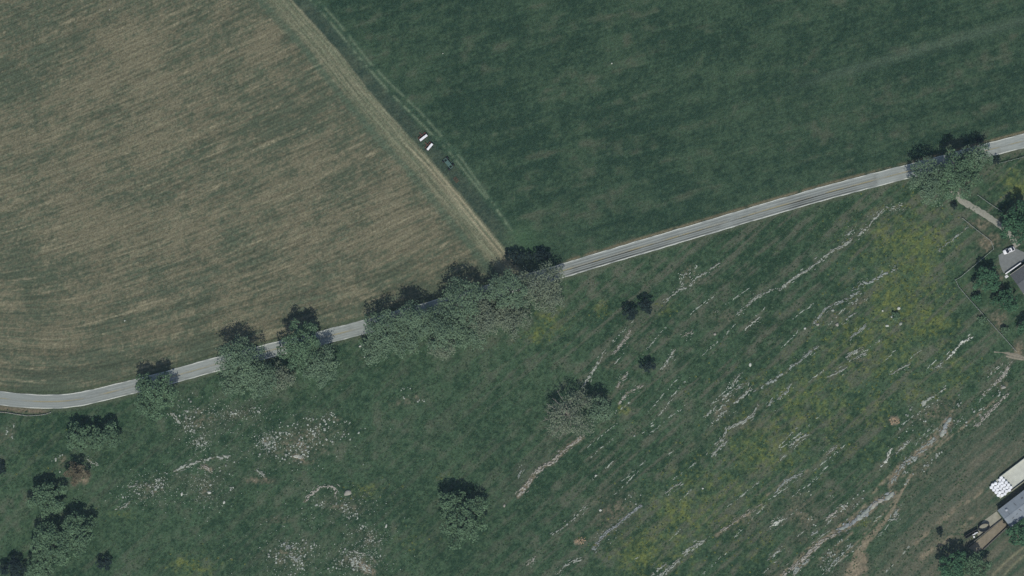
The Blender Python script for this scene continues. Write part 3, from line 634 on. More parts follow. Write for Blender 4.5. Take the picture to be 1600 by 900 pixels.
for k, (size, px, py, ci, lab, rz) in enumerate(cand):
    x, y = P(px, py); z = float(hgt(px, py))
    if k < 270:
        o = bpy.data.objects.new("field_stone", protos[k % 8]); COL.objects.link(o); o.location = (x, y, z); o.rotation_euler = (0, 0, rz); o.scale = (size, size, size * .8)
        tag(o, SLAB[k], "stone", "field stones of " + lab)
    else: chunk(V, F, x, y, rz, size, size * R.uniform(.5, .9), z, size * R.uniform(.2, .4), R, 6)
for k in range(62):                                      # faint broken streaks of bedrock that just breaks the turf
    while True:
        sx, sy = R.uniform(930, 1580), R.uniform(400, 895)
        if sy > 420 + max(0, 1150 - sx) * .25 and not (sx > 1440 and sy > 690) and not (sx > 1480 and sy < 560): break
    an = math.radians(R.uniform(34, 50)); q0 = R.randrange(5, 22)
    for j in range(q0):
        t = (R.random() - .5) * q0 * 3.4; px = sx + math.cos(an) * t + R.gauss(0, .7); py = sy - math.sin(an) * t + R.gauss(0, .7); x, y = P(px, py)
        chunk(V, F, x, y, an + R.uniform(-.3, .3), R.choice((.4, .6, .8, 1.5, 2.2)), R.uniform(.14, .36), float(hgt(px, py)), R.uniform(.04, .16), R, 5)
for k in range(1500):                                     # small stones of the rough left pasture
    cx, cy, rx, ry2, tl = R.choice(CLUSTERS[:11])[:5]; px = cx + R.gauss(0, .75) * rx; py = cy + R.gauss(0, .9) * ry2; x, y = P(px, py)
    if py - float(road_y(px)) > 18: chunk(V, F, x, y, R.uniform(0, 3), R.uniform(.2, .6), R.uniform(.15, .4), float(hgt(px, py)), R.uniform(.05, .15), R, 5)
for k in range(900):                                     # tiny rubble between the ledges
    ci = R.randrange(len(LEDGES)); pts = LEDGES[ci][0]; i = R.randrange(len(pts) - 1); t = R.random()
    px = pts[i][0] + (pts[i + 1][0] - pts[i][0]) * t + R.gauss(0, 4); py = pts[i][1] + (pts[i + 1][1] - pts[i][1]) * t + R.gauss(0, 4); x, y = P(px, py)
    chunk(V, F, x, y, R.uniform(.4, 1.2), R.uniform(.2, .55), R.uniform(.15, .35), float(hgt(px, py)), R.uniform(.05, .15), R, 5)
tag(mesh_np("stone_rubble", np.array(V), np.array(F), M['stone']), "small loose rubble strewn over the pasture between the ledges", "rubble", kind='stuff')
for i, (px, py, a, b, tone, lab) in enumerate(BOULDERS):
    V = []; F = []; chunk(V, F, 0, 0, .3 + R.uniform(-.2, .2) if a >= b else 1.3, max(a, b), min(a, b), 0, .25 + .2 * min(a, b), R, 9); o = mesh_np("boulder", np.array(V), np.array(F), M['rock_' + tone])
    x, y = P(px, py); o.location = (x, y, float(hgt(px, py))); tag(o, lab, "boulder", "single boulders in the grass")
for (px, py, lab) in ((1398, 657.5, "burrow hole in a mound of tan spoil in the right pasture"), (907, 845, "burrow hole in a tan mound in the lower middle pasture")):
    x, y = P(px, py); z = float(hgt(px, py)); rt = empty("animal_burrow", (x, y, z)); tag(rt, lab, "burrow")
    V = []; F = []
    for k in range(26):
        a = R.uniform(0, 6.28); r = R.uniform(.5, 2.0); chunk(V, F, math.cos(a) * r * 1.1, math.sin(a) * r * .8, a, R.uniform(.4, 1.0), R.uniform(.3, .7), 0, R.uniform(.06, .22), R, 6)
    mesh_np("spoil_mound", np.array(V), np.array(F), mat("tan spoil", (150,132,110), 1, .15, 2), rt)
    V = []; F = []; chunk(V, F, .1, -.05, .4, .9, .6, .05, .10, R, 8); mesh_np("hole", np.array(V), np.array(F), M['hole'], rt)  # near-black lump carries the shade inside the burrow

# dry stone wall below the road bend at the left edge
wl = [(-6, 643.5), (10, 644.5), (25, 647), (42, 649.5), (58, 649), (72, 647), (80, 644)]
rt = empty("stone_wall", (*P(40, 648), 0)); tag(rt, "low pale dry stone wall along the bare bank below the road bend", "wall"); c0 = P(40, 648)
for a, b in zip(wl[:-1], wl[1:]):
    l = math.hypot(b[0] - a[0], b[1] - a[1]); k = int(l / 2.4)
    for i in range(k):
        for lay in range(2):
            t = (i + .5 * lay + R.uniform(0, .3)) / k; px = a[0] + (b[0] - a[0]) * t; py = a[1] + (b[1] - a[1]) * t; V = []; F = []
            x, y = P(px, py); chunk(V, F, 0, 0, math.atan2(-(b[1] - a[1]), b[0] - a[0]), R.uniform(.45, .8), R.uniform(.3, .5), 0, R.uniform(.28, .4), R, 6)
            q = mesh_np("stone", np.array(V), np.array(F), M['rock_g' if R.random() < .6 else 'rock_k'], rt); q.location = (x - c0[0], y - c0[1], .3 * lay)

# ------------------------------------------------------------------ trees
def leaves(cent, nrm_bias, size, rg):
    """quads around points: n centres, per-leaf size and outward direction"""
    n = len(cent); a = rg.normal(size=(n, 3)); nn = a * .75 + nrm_bias; nn /= np.linalg.norm(nn, axis=1)[:, None]
    t = np.cross(nn, rg.normal(size=(n, 3))); t /= np.linalg.norm(t, axis=1)[:, None]; b = np.cross(nn, t)
    s = size[:, None]; e = (rg.uniform(.5, .85, n))[:, None]
    V = np.stack([cent - t * s, cent - b * s * e + nn * s * .12, cent + t * s, cent + b * s * e + nn * s * .12], 1)
    return V.reshape(-1, 3), np.arange(n * 4).reshape(-1, 4)
def limb_tube(bm, pts, r0, r1, seg=6):
    prev = None
    for i, p in enumerate(pts):
        r = r0 + (r1 - r0) * i / (len(pts) - 1); d = (Vector(pts[min(i + 1, len(pts) - 1)]) - Vector(pts[max(i - 1, 0)])).normalized(); q = d.to_track_quat('Z', 'Y')
        ring = [bm.verts.new(Vector(p) + q @ Vector((r * math.cos(6.283 * k / seg), r * math.sin(6.283 * k / seg), 0))) for k in range(seg)]
        if prev:
            for k in range(seg): bm.faces.new((prev[k], prev[(k + 1) % seg], ring[(k + 1) % seg], ring[k]))
        prev = ring
    bm.faces.new(prev)
def tree(name, px, py, rx, ry_, ht, kind, label, seed, group="trees of the farm landscape"):
    rg = np.random.default_rng(seed); rr = random.Random(seed)
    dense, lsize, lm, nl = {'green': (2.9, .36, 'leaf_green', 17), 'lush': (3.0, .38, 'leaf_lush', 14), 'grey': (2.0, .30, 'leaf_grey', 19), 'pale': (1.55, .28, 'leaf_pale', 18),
                            'brown': (2.3, .26, 'leaf_brown', 8), 'dark': (2.6, .26, 'leaf_dark_shadow', 12), 'bare': (.8, .28, 'leaf_pale', 12)}[kind]
    a, b = rx * PX, ry_ * PX; zc = ht * .60; x0, y0 = P(px, py, zc); z0 = float(hgt(px, py))
    rt = empty(name, (x0, y0, z0)); tag(rt, label, "tree" if ht > 4 else "shrub", group)
    # lobes spread over the crown
    lob = []
    for i in range(nl):
        th = i * 2.39996 + rr.uniform(-.4, .4); q = math.sqrt((i + .5) / nl); hgt_ = 1 - q * q * rr.uniform(.55, 1.0)
        lob.append((math.cos(th) * q * a * .80 * rr.uniform(.85, 1.12), math.sin(th) * q * b * .80 * rr.uniform(.85, 1.12), ht * (.38 + .40 * hgt_) + rr.uniform(-.06, .06) * ht, rr.uniform(*((.20, .38) if kind == 'dark' else (.19, .36))) * math.sqrt(a * b) * (1.1 if i < 4 else 1)))
    tot_area = math.pi * a * b; n = int(tot_area * dense / (lsize * lsize * 1.3))
    wts = np.array([l[3] ** 2 for l in lob]); wts /= wts.sum(); li = rg.choice(len(lob), n, p=wts); LB = np.array(lob)[li]
    d = rg.normal(size=(n, 3)); d[:, 2] = d[:, 2] * .9 + .35; d /= np.linalg.norm(d, axis=1)[:, None]
    rad = LB[:, 3] * (rg.uniform(.0, 1, n) ** (1 / 3) if kind in ('grey', 'pale', 'bare') else rg.uniform(.35, 1.0, n) ** .5) * (1 + rg.normal(size=n) * .10 + (np.abs(rg.normal(size=n)) * .22 if kind in ('grey', 'pale', 'bare') else 0))
    # twiggy sub clusters so that the outline is uneven
    sub = rg.normal(size=(len(lob), 14, 3)); sub /= np.linalg.norm(sub, axis=2)[:, :, None]; si = rg.integers(0, 14, n); sd_ = sub[li, si]
    d2 = d * .42 + sd_ * .95; d2[:, 2] = np.where(d2[:, 2] < -.45, -d2[:, 2], d2[:, 2]); d2 /= np.linalg.norm(d2, axis=1)[:, None]
    cent = LB[:, :3] + d2 * rad[:, None] * np.array([1, 1, .8]); cent[:, 2] = np.maximum(cent[:, 2], ht * .12)
    sz = lsize * rg.uniform(.6, 1.35, n); V, F = leaves(cent, d2 * .7 + np.array([0, 0, 1.0]), sz, rg)
    cr = mesh_np("crown", V, F, M[lm], rt)
    lt = rg.random(len(lob)); t_ = np.clip(.10 + .25 * lt[li] + .35 * rg.random((len(lob), 14))[li, si] + .45 * rg.random(n) - .08, 0, 1); vfac(cr, np.repeat(t_, 4))  # random clump tints; the dark ones also stand in for shaded crown gaps
    bm = bmesh.new(); tr = .028 * ht + .06; lean = (rr.uniform(-.3, .3), rr.uniform(-.3, .3)); top = (lean[0] * 2, lean[1] * 2, ht * .55)
    limb_tube(bm, [(0, 0, -.3), (0, 0, .15 * ht * .3), (lean[0], lean[1], ht * .3), top], tr * 1.35, tr * .45, 8)
    bark = M['bare_bark'] if kind in ('bare',) else M['bark']
    for (lx, ly, lz, lr) in lob:
        base = (lean[0] * .8, lean[1] * .8, ht * rr.uniform(.2, .42)); mid = (lx * .45 + rr.uniform(-.4, .4), ly * .45 + rr.uniform(-.4, .4), base[2] + (lz - base[2]) * .62)
        limb_tube(bm, [base, mid, (lx, ly, lz)], tr * .45, tr * .10, 5)
        for _ in range(3):
            v = Vector((rr.gauss(0, 1), rr.gauss(0, 1), rr.gauss(.3, .7))).normalized() * lr * .95; limb_tube(bm, [(lx * .8, ly * .8, lz - .3), (lx + v.x * .5, ly + v.y * .5, lz + v.z * .4), (lx + v.x, ly + v.y, lz + v.z)], tr * .13, tr * .03, 4)
    link("trunk", bm, bark, rt)
    if kind == 'bare':
        bm = bmesh.new()
        for k in range(9):
            an = math.radians(120 + k * 18); e = Vector((math.cos(an), math.sin(an), 0)) * a * rr.uniform(.6, .98); zz = ht * rr.uniform(.5, .8)
            pts = [(lean[0], lean[1], ht * .4), (e.x * .5 + rr.uniform(-.5, .5), e.y * .5 + rr.uniform(-.5, .5), zz * .85), (e.x, e.y, zz)]; limb_tube(bm, pts, .2, .05, 5)
            for j in range(4):
                f = rr.uniform(.4, .95); s_ = Vector((e.x * f, e.y * f, zz * .92)); q = s_ + Vector((rr.uniform(-1.6, 1.6), rr.uniform(-1.6, 1.6), rr.uniform(0, .8))); limb_tube(bm, [s_, (s_ + q) / 2 + Vector((0, 0, .15)), q], .07, .03, 4)
        link("bare_branch", bm, M['bare_bark'], rt)
    return rt
TREES = [
 ("tree", 240,618,41,40,13,'green',"single dense dark green tree overhanging the road near the left bend"),
 ("tree", 123,684,28,23,10,'green',"round green tree of the touching pair below the road bend, its left one"),
 ("tree", 161,683,30,23,10,'green',"round green tree of the touching pair below the road bend, its right one"),
 ("tree", 119,738,22,19,8,'brown',"brownish dry tree beside a patch of bare tan soil"),
 ("tree", 74,780,34,32,9,'green',"dark low tree just left below the brown dry tree"),
 ("tree", 88,845,48,38,12,'green',"big spreading green tree in the lower left corner"),
 ("tree", 122,832,30,34,12,'green',"tall lobed green tree joined to the right of the corner spreading tree"),
 ("tree", 62,886,28,22,8,'green',"green tree at the bottom edge below the corner spreading tree"),
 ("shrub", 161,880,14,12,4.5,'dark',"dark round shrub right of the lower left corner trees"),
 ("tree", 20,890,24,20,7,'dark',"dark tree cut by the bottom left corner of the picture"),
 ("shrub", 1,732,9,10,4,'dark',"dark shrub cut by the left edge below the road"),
 ("tree", 375,560,36,44,15,'grey',"grey green tall tree at the left end of the short roadside row"),
 ("tree", 402,590,34,34,12,'grey',"grey green tree leaning into the pasture from the short roadside row"),
 ("tree", 470,540,38,42,16,'green',"darker leafy tree at the right of the short roadside row"),
 ("tree", 498,572,36,36,13,'grey',"pale grey green tree at the right foot of the short roadside row"),
 ("tree", 600,518,36,36,13,'grey',"grey green tree at the left end of the long roadside row"),
 ("tree", 645,500,34,36,16,'grey',"tall grey green tree second in the long roadside row"),
 ("tree", 690,510,38,42,14,'grey',"loose grey green tree third in the long roadside row"),
 ("tree", 728,470,36,40,16,'grey',"tall loose tree at the middle of the long roadside row"),
 ("tree", 760,495,36,36,12,'pale',"hazy pale tree on the pasture side of the long roadside row"),
 ("tree", 795,455,36,38,15,'grey',"grey tree over the field track end in the long roadside row"),
 ("tree", 845,448,42,40,14,'pale',"pale dry tree at the right end of the long roadside row"),
 ("tree", 362,598,22,24,8,'grey',"low feathery tree at the lower left foot of the short roadside row"),
 ("tree", 440,590,24,24,9,'pale',"low feathery tree filling the gap of the short roadside row"),
 ("tree", 584,545,22,28,8,'grey',"low feathery tree at the lower left foot of the long roadside row"),
 ("tree", 630,532,28,28,9,'grey',"low feathery tree below the second tall tree of the long row"),
 ("tree", 690,542,26,22,8,'pale',"low dry feathery tree hanging lowest from the long roadside row"),
 ("tree", 735,520,28,30,9,'grey',"low feathery tree below the middle of the long roadside row"),
 ("tree", 800,500,34,28,9,'pale',"wide hazy low tree on the pasture side near the row's right end"),
 ("tree", 862,470,22,22,9,'pale',"last hazy tree reaching over the pasture at the row's right end"),
 ("shrub", 806,402,21,12,5,'dark',"dark bushy tree on the field side across from the row end"),  # real bush; its dark leaf colour also carries the tree row's shadow
 ("shrub", 842,400,27,9,4.5,'dark',"low green bush between the dark green field and the road"),  # row shadow put into the leaf colour of this bush too
 ("tree", 892,648,46,44,13,'bare',"half dead grey tree with bare branches standing alone"),
 ("tree", 934,640,24,26,12,'grey',"thin leafy tree touching the right side of the half dead tree"),
 ("tree", 706,790,26,28,12,'green',"left half crown of the lone lobed tree in the lower middle pasture"),
 ("tree", 724,812,42,42,14,'green',"lone large lobed green tree in the lower middle pasture"),
 ("shrub", 984,490,15,12,6.5,'dark',"dark shrub, lower one of the pair in open pasture"),  # added shrub pair, dark leaves standing in for shadow blobs on the turf
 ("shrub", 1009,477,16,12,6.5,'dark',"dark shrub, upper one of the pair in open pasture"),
 ("shrub", 1013,573,14,9,5.5,'dark',"small dark shrub alone above the half dead tree"),  # another added shrub whose dark leaves stand in for a shadow
 ("tree", 1448,280,32,38,14,'grey',"grey green tree, left of the big clump beside the road on the right"),
 ("tree", 1496,272,40,44,15,'green',"leafy dark green tree in the middle of the clump beside the road"),
 ("tree", 1526,244,26,20,13,'grey',"loose grey tree hanging over the road in the right clump"),
 ("tree", 1590,348,32,36,13,'lush',"dense green tree cut by the right edge above the white car"),
 ("tree", 1543,436,24,26,9,'lush',"round bright green tree beside the yard corner fence"),
 ("tree", 1571,470,21,21,8,'lush',"round green yard tree nearest the house wall"),
 ("shrub", 1527,466,9,8,3.5,'lush',"small round bush at the yard fence"),
 ("tree", 1604,512,13,18,8,'lush',"green tree mostly beyond the right edge below the house"),
 ("shrub", 1570,517,8,7,3,'green',"tiny dark bush in the bare yard"),
 ("tree", 1490,884,26,30,11,'lush',"left dense tree of the pair at the bottom right edge"),
 ("tree", 1524,888,26,26,11,'green',"right dense tree of the pair at the bottom right edge"),
 ("tree", 1594,834,22,22,9,'lush',"dense tree leaning over the grey barn roof corner"),
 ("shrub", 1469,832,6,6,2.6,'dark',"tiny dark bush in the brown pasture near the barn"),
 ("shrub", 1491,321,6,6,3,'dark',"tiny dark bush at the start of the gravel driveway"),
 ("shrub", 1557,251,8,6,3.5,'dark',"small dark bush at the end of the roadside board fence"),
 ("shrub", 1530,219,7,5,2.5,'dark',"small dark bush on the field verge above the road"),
 ("shrub", 1400,494,8,7,1.6,'green',"little low bush ringed by white boulders in yellow weeds"),
 ("shrub", 1535,500,9,8,1.8,'green',"low ragged bush on the yard fence line"),
]
for i, t in enumerate(TREES): tree(*t, seed=40 + i)

# ------------------------------------------------------------------ grass tufts and weeds (nobody could count them)
def tufts():
    n = 30000; rg = np.random.default_rng(3); px = rg.uniform(-20, 1620, n * 2); py = rg.uniform(190, 920, n * 2)
    dr = py - road_y(px); ok = (dr > 16) & ~((px > 1500) & (py > 330) & (py < 560)) & ~((px > 1510) & (py > 690))
    keep = fbm(px / 12, py / 12, 61, 3) < rg.uniform(.3, .7, n * 2); ok &= keep; px, py = px[ok][:n], py[ok][:n]; n = len(px)
    yl = np.zeros(n)
    for (cx, cy, rx, ry2, am) in YELLOW: yl = np.maximum(yl, am * np.exp(-(((px - cx) / rx) ** 2 + ((py - cy) / ry2) ** 2)))
    K = 6; s = rg.uniform(.18, .5, n); z = hgt(px, py); a = rg.uniform(0, 6.28, (n, 1)) + np.arange(K) * 6.283 / K + rg.uniform(-.3, .3, (n, K))
    wx, wy = (px - 800) * PX, (450 - py) * PX; V = np.zeros((n, K, 3, 3)); r = s[:, None] * rg.uniform(.7, 1.2, (n, K)); hh = s[:, None] * rg.uniform(.35, .7, (n, K))
    for j, (da, rr_, zz) in enumerate(((0, .12, .55), (-.45, 1.0, .0), (.45, .95, .35))):
        V[:, :, j, 0] = wx[:, None] + np.cos(a + da) * r * rr_; V[:, :, j, 1] = wy[:, None] + np.sin(a + da) * r * rr_; V[:, :, j, 2] = z[:, None] + hh * zz * 1.6 - (.03 if j == 1 else 0)
    dk = A(50, 70, 54); lt = A(80, 102, 76); ye = A(104, 114, 66)
    t = rg.random(n)[:, None]; c = dk + (lt - dk) * t ** 1.5; yk = (rg.random(n) < yl * .55)[:, None]; c = np.where(yk, ye * rg.uniform(.7, 1.2, n)[:, None], c)
    o = mesh_np("grass_tufts", V.reshape(-1, 3), np.arange(n * K * 3).reshape(-1, 3), M['tuft']); vcol(o, np.repeat(c, K * 3, axis=0))
    tag(o, "coarse grass tufts and yellow weeds all over the rough pasture", "grass", kind='stuff')
tufts()

# ------------------------------------------------------------------ fences
def fence(pts, label, rails=2, hh=1.1, sp=2.4, mt='fence'):
    W = [P(*p) for p in pts]; c0 = W[0]; rt = empty("board_fence", (c0[0], c0[1], 0)); tag(rt, label, "fence", "weathered board fences around the house")
    for a, b, pa in zip(W[:-1], W[1:], pts[:-1]):
        l = math.hypot(b[0] - a[0], b[1] - a[1]); k = max(1, round(l / sp)); rz = math.atan2(b[1] - a[1], b[0] - a[0])
        for i in range(k):
            x = a[0] + (b[0] - a[0]) * i / k - c0[0]; y = a[1] + (b[1] - a[1]) * i / k - c0[1]
            bm = bmesh.new(); box(bm, (x, y, hh / 2 - .05), (.16, .16, hh + .25), rz); link("post", bm, M[mt], rt)
            xm = a[0] + (b[0] - a[0]) * (i + .5) / k - c0[0]; ym = a[1] + (b[1] - a[1]) * (i + .5) / k - c0[1]
            for r in range(rails):
                bm = bmesh.new(); box(bm, (xm - math.sin(rz) * .12, ym + math.cos(rz) * .12, hh * (.45 + .45 * r)), (l / k - .02, .07, .18), rz + R.uniform(-.01, .01)); link("rail", bm, M[mt], rt)
    return rt
fence([(1527,305),(1545,318),(1565,331)], "grey board fence on the far side of the gravel driveway")
fence([(1503,341),(1526,360),(1548,377),(1552,389)], "grey board fence between the pasture and the driveway, bending at the yard")
fence([(1552,389),(1526,411),(1500,433),(1492,437)], "grey board fence between the pasture and the round yard tree")
fence([(1492,437),(1497,448),(1515,469),(1534,490),(1554,512),(1571,531),(1588,550)], "long grey board fence slanting down along the yard to the stony track")
fence([(1560,256),(1580,251),(1602,245),(1630,238)], "grey board fence along the road at the right edge")
M['dfence'] = mat("dark wooden fence board", (86,86,80), .95, .2, 2)

# ------------------------------------------------------------------ house, porch rail, car
def frame(origin_px, e1_px):
    o = P(*origin_px); ang = math.atan2(-e1_px[1], e1_px[0]); return o, ang
def gable(name, origin_px, dir_px, length, width, eave, ridge, wallm, roofm, over=.45, label="", cat="house"):
    """origin = left (upper) eave corner, x axis along the eave, y axis across towards the picture's lower right is -y"""
    (ox, oy), ang = frame(origin_px, dir_px); rt = empty(name, (ox, oy, 0), ang); tag(rt, label, cat)
    bm = bmesh.new(); x0, x1, y0, y1 = over, length - over, -width + over, -over; ym = -width / 2
    for (xa, xb, ya, yb) in ((x0, x1, y1 - .2, y1), (x0, x1, y0, y0 + .2), (x0, x0 + .2, y0 + .2, y1 - .2), (x1 - .2, x1, y0 + .2, y1 - .2)):
        box(bm, ((xa + xb) / 2, (ya + yb) / 2, eave / 2 - .1), (xb - xa, yb - ya, eave + .2))
    link("wall", bm, wallm, rt)
    zr = lambda y: ridge - (ridge - eave) * abs(y - ym) / (width / 2)
    bm = bmesh.new()
    for x in (x0 + .01, x1 - .19):
        v = [bm.verts.new((x + dx, y, z)) for dx in (0, .18) for (y, z) in ((y0 + .05, eave + .1), (y1 - .05, eave + .1), (ym, zr(ym) - .12))]
        bm.faces.new(v[:3]); bm.faces.new(v[3:][::-1])
        for i in range(3): j = (i + 1) % 3; bm.faces.new((v[i], v[j], v[j + 3], v[i + 3]))
    link("gable_end", bm, wallm, rt)
    return rt, zr, ym, length, width
def roof_slope(rt, name, zr, ym, L, W, side, m, th=.12, ribs=0.0, rows=0.0):
    ya, yb = (ym, 0) if side > 0 else (-W, ym); bm = bmesh.new()
    v = [bm.verts.new((x, y, zr(y) + dz)) for dz in (-th, 0) for (x, y) in ((0, ya), (L, ya), (L, yb), (0, yb))]
    for f in ((4, 5, 6, 7), (3, 2, 1, 0), (0, 1, 5, 4), (1, 2, 6, 5), (2, 3, 7, 6), (3, 0, 4, 7)): bm.faces.new([v[i] for i in f])
    o = link(name, bm, m, rt)
    if ribs:
        bm = bmesh.new(); k = int(L / ribs)
        for i in range(k + 1):
            x = min(L - .03, max(.03, i * L / k)); u = [bm.verts.new((x + dx, y, zr(y) + dz)) for dz in (.004, .05) for (dx, y) in ((-.025, ya + .02), (.025, ya + .02), (.025, yb - .02), (-.025, yb - .02))]
            for f in ((4, 5, 6, 7), (0, 1, 5, 4), (1, 2, 6, 5), (2, 3, 7, 6), (3, 0, 4, 7)): bm.faces.new([u[q] for q in f])
        tag(link("standing_seam", bm, m, o), kind='stuff')
    if rows:
        bm = bmesh.new(); k = int(abs(yb - ya) / rows)
        for i in range(k):
            y = ya + (yb - ya) * (i + .5) / k; s = (yb - ya) / k; x = 0
            while x < L:
                w_ = min(R.uniform(.8, 1.6), L - x); dz = R.uniform(.015, .04); q = [(x + .01, y - s * .48), (x + w_ - .01, y - s * .48), (x + w_ - .01, y + s * .48), (x + .01, y + s * .48)]
                t = [bm.verts.new((a, b, zr(b) + dz)) for a, b in q]; b_ = [bm.verts.new((a, b, zr(b) + .002)) for a, b in q]; bm.faces.new(t)
                for e in range(4): bm.faces.new((b_[e], b_[(e + 1) % 4], t[(e + 1) % 4], t[e]))
                x += w_
        tag(link("shingle_courses", bm, m, o), kind='stuff')
    return o
rt, zr, ym, L_, W_ = gable("farmhouse", (1576.5, 430), (25, -18), 16.0, 9.0, 3.0, 4.6, M['siding'], M['shingle'], label="house with dark grey shingle roof cut by the right edge", cat="house")
roof_slope(rt, "roof", zr, ym, L_, W_, 1, M['shingle'], rows=.55); roof_slope(rt, "roof", zr, ym, L_, W_, -1, M['shingle'], rows=.55)
bm = bmesh.new(); box(bm, (L_ / 2, ym, zr(ym) + .05), (L_, .35, .09)); link("ridge_cap", bm, M['shingle'], rt)
for (y, nm) in ((.08, "gutter"), (-W_ - .08, "gutter")):
    bm = bmesh.new(); box(bm, (L_ / 2, y, 2.92), (L_, .14, .14)); link(nm, bm, M['siding'], rt)
bm = bmesh.new(); box(bm, (L_ * .35, ym + .9, 4.7), (.7, .7, 1.2)); box(bm, (L_ * .35, ym + .9, 5.33), (.85, .85, .1)); link("chimney", bm, M['rust'], rt)
for x in (3.0, 6.5, 10.5, 13.5):
    bm = bmesh.new(); box(bm, (x, -.40, 1.6), (1.1, .12, 1.3)); f = link("window", bm, M['white'], rt); bm = bmesh.new(); box(bm, (x, -.335, 1.6), (.9, .03, 1.1)); link("pane", bm, M['glass'], f)
bm = bmesh.new(); box(bm, (8.5, -.40, 1.1), (1.0, .12, 2.1)); d_ = link("door", bm, M['white'], rt)
bm = bmesh.new(); box(bm, (8.85, -.32, 1.05), (.05, .06, .14)); link("handle", bm, M['steel'], d_)
# white porch rail
a = P(1570.5, 428); b = P(1594.5, 411); l = math.hypot(b[0] - a[0], b[1] - a[1]); ang = math.atan2(b[1] - a[1], b[0] - a[0])
rt = empty("porch_railing", (*a, 0), ang); tag(rt, "bright white railing with a wide handrail between the parking pad and the house", "railing")
for i in range(6):
    bm = bmesh.new(); box(bm, (l * i / 5, 0, .6), (.16, .16, 1.4), 0, .01); link("post", bm, M['white'], rt)
for i in range(5):
    bm = bmesh.new(); box(bm, (l * (i + .5) / 5, 0, 1.28), (l / 5 - .01, .42, .07)); link("handrail", bm, M['white'], rt)
    bm = bmesh.new(); box(bm, (l * (i + .5) / 5, 0, .25), (l / 5 - .18, .08, .1)); link("bottom_rail", bm, M['white'], rt)
    bm = bmesh.new()
    for k in range(9): box(bm, (l * i / 5 + (k + 1) * l / 50, 0, .77), (.05, .05, .94))
    link("baluster_panel", bm, M['white'], rt)
rt2 = empty("porch_steps", (*P(1571.5, 430.5), 0), ang); tag(rt2, "small white steps at the left end of the white porch railing", "steps")
for i in range(3):
    bm = bmesh.new(); box(bm, (0, -.15 - .32 * i, .14 + .16 * i), (1.1, .28, .08)); link("tread", bm, M['white'], rt2)
for s in (-.6, .6):
    bm = bmesh.new(); box(bm, (s, -.47, .2), (.06, 1.0, .5)); link("stringer", bm, M['white'], rt2)

def car(px0, px1, label):
    a = P(*px0, .8); b = P(*px1, .8); ang = math.atan2(b[1] - a[1], b[0] - a[0]); rt = empty("parked_car", ((a[0] + b[0]) / 2, (a[1] + b[1]) / 2, .12), ang); tag(rt, label, "car")
    # lofted sections along x: (x, half width, z bottom, z top)
    sec = [(-2.3, .70, .45, .72), (-2.2, .84, .32, .86), (-1.4, .90, .28, .98), (-.9, .91, .28, 1.02), (.2, .92, .28, 1.02), (1.3, .91, .28, 1.04), (2.0, .88, .32, 1.02), (2.28, .78, .42, .82)]
    def loft(sec, chamf=.1):
        bm = bmesh.new(); prev = None
        for (x, w_, zb, zt) in sec:
            c = min(chamf, w_ * .3); pts = [(-w_, zb + c), (-w_ + c, zb), (w_ - c, zb), (w_, zb + c), (w_, zt - c), (w_ - c * 1.4, zt), (-w_ + c * 1.4, zt), (-w_, zt - c)]
            ring = [bm.verts.new((x, y, z)) for y, z in pts]
            if prev:
                for k in range(8): bm.faces.new((prev[k], prev[(k + 1) % 8], ring[(k + 1) % 8], ring[k]))
            else: bm.faces.new(ring[::-1])
            prev = ring
        bm.faces.new(prev); return bm
    link("body", loft(sec), M['white'], rt, True)
    link("cabin_glass", loft([(-1.25, .78, .98, 1.0), (-.55, .74, .98, 1.44), (.3, .73, .98, 1.50), (1.3, .72, .98, 1.44), (1.95, .76, .98, 1.04)], .12), M['glass'], rt)
    bm = bmesh.new(); box(bm, (.45, 0, 1.50), (1.25, 1.28, .07), 0, .03); link("roof", bm, M['white'], rt)
    bm = bmesh.new(); box(bm, (.25, 0, 1.545), (.62, .72, .02)); link("sunroof", bm, M['glass'], rt)
    for s in (-1, 1):
        bm = bmesh.new(); box(bm, (-.15, s * .735, 1.25), (.09, .06, .5)); box(bm, (.75, s * .735, 1.25), (.09, .06, .5)); link("pillar", bm, M['white'], rt)
        bm = bmesh.new(); box(bm, (-.85, s * 1.0, 1.05), (.14, .2, .13), 0, .03); link("mirror", bm, M['white'], rt)
        bm = bmesh.new(); box(bm, (-2.2, s * .60, .72), (.14, .3, .14), 0, .02); link("headlight", bm, M['lamp'], rt)
        bm = bmesh.new(); box(bm, (2.2, s * .66, .85), (.14, .22, .2), 0, .02); link("tail_light", bm, M['tail'], rt)
        for x in (-1.42, 1.38):
            bm = bmesh.new(); cyl(bm, (x, s * .70, .33), (x, s * .935, .33), .33, seg=18); t = link("wheel", bm, M['tyre'], rt); bm = bmesh.new(); cyl(bm, (x, s * .93, .33), (x, s * .95, .33), .2, seg=12); link("rim", bm, M['rim'], t)
    for x, z in ((-2.3, .5), (2.28, .52)):
        bm = bmesh.new(); box(bm, (x, 0, z), (.14, 1.5, .16), 0, .03); link("bumper", bm, M['white'], rt)
car((1567.3, 395.2), (1586.0, 387.2), "white car with dark windscreen parked on the grey pad by the house")

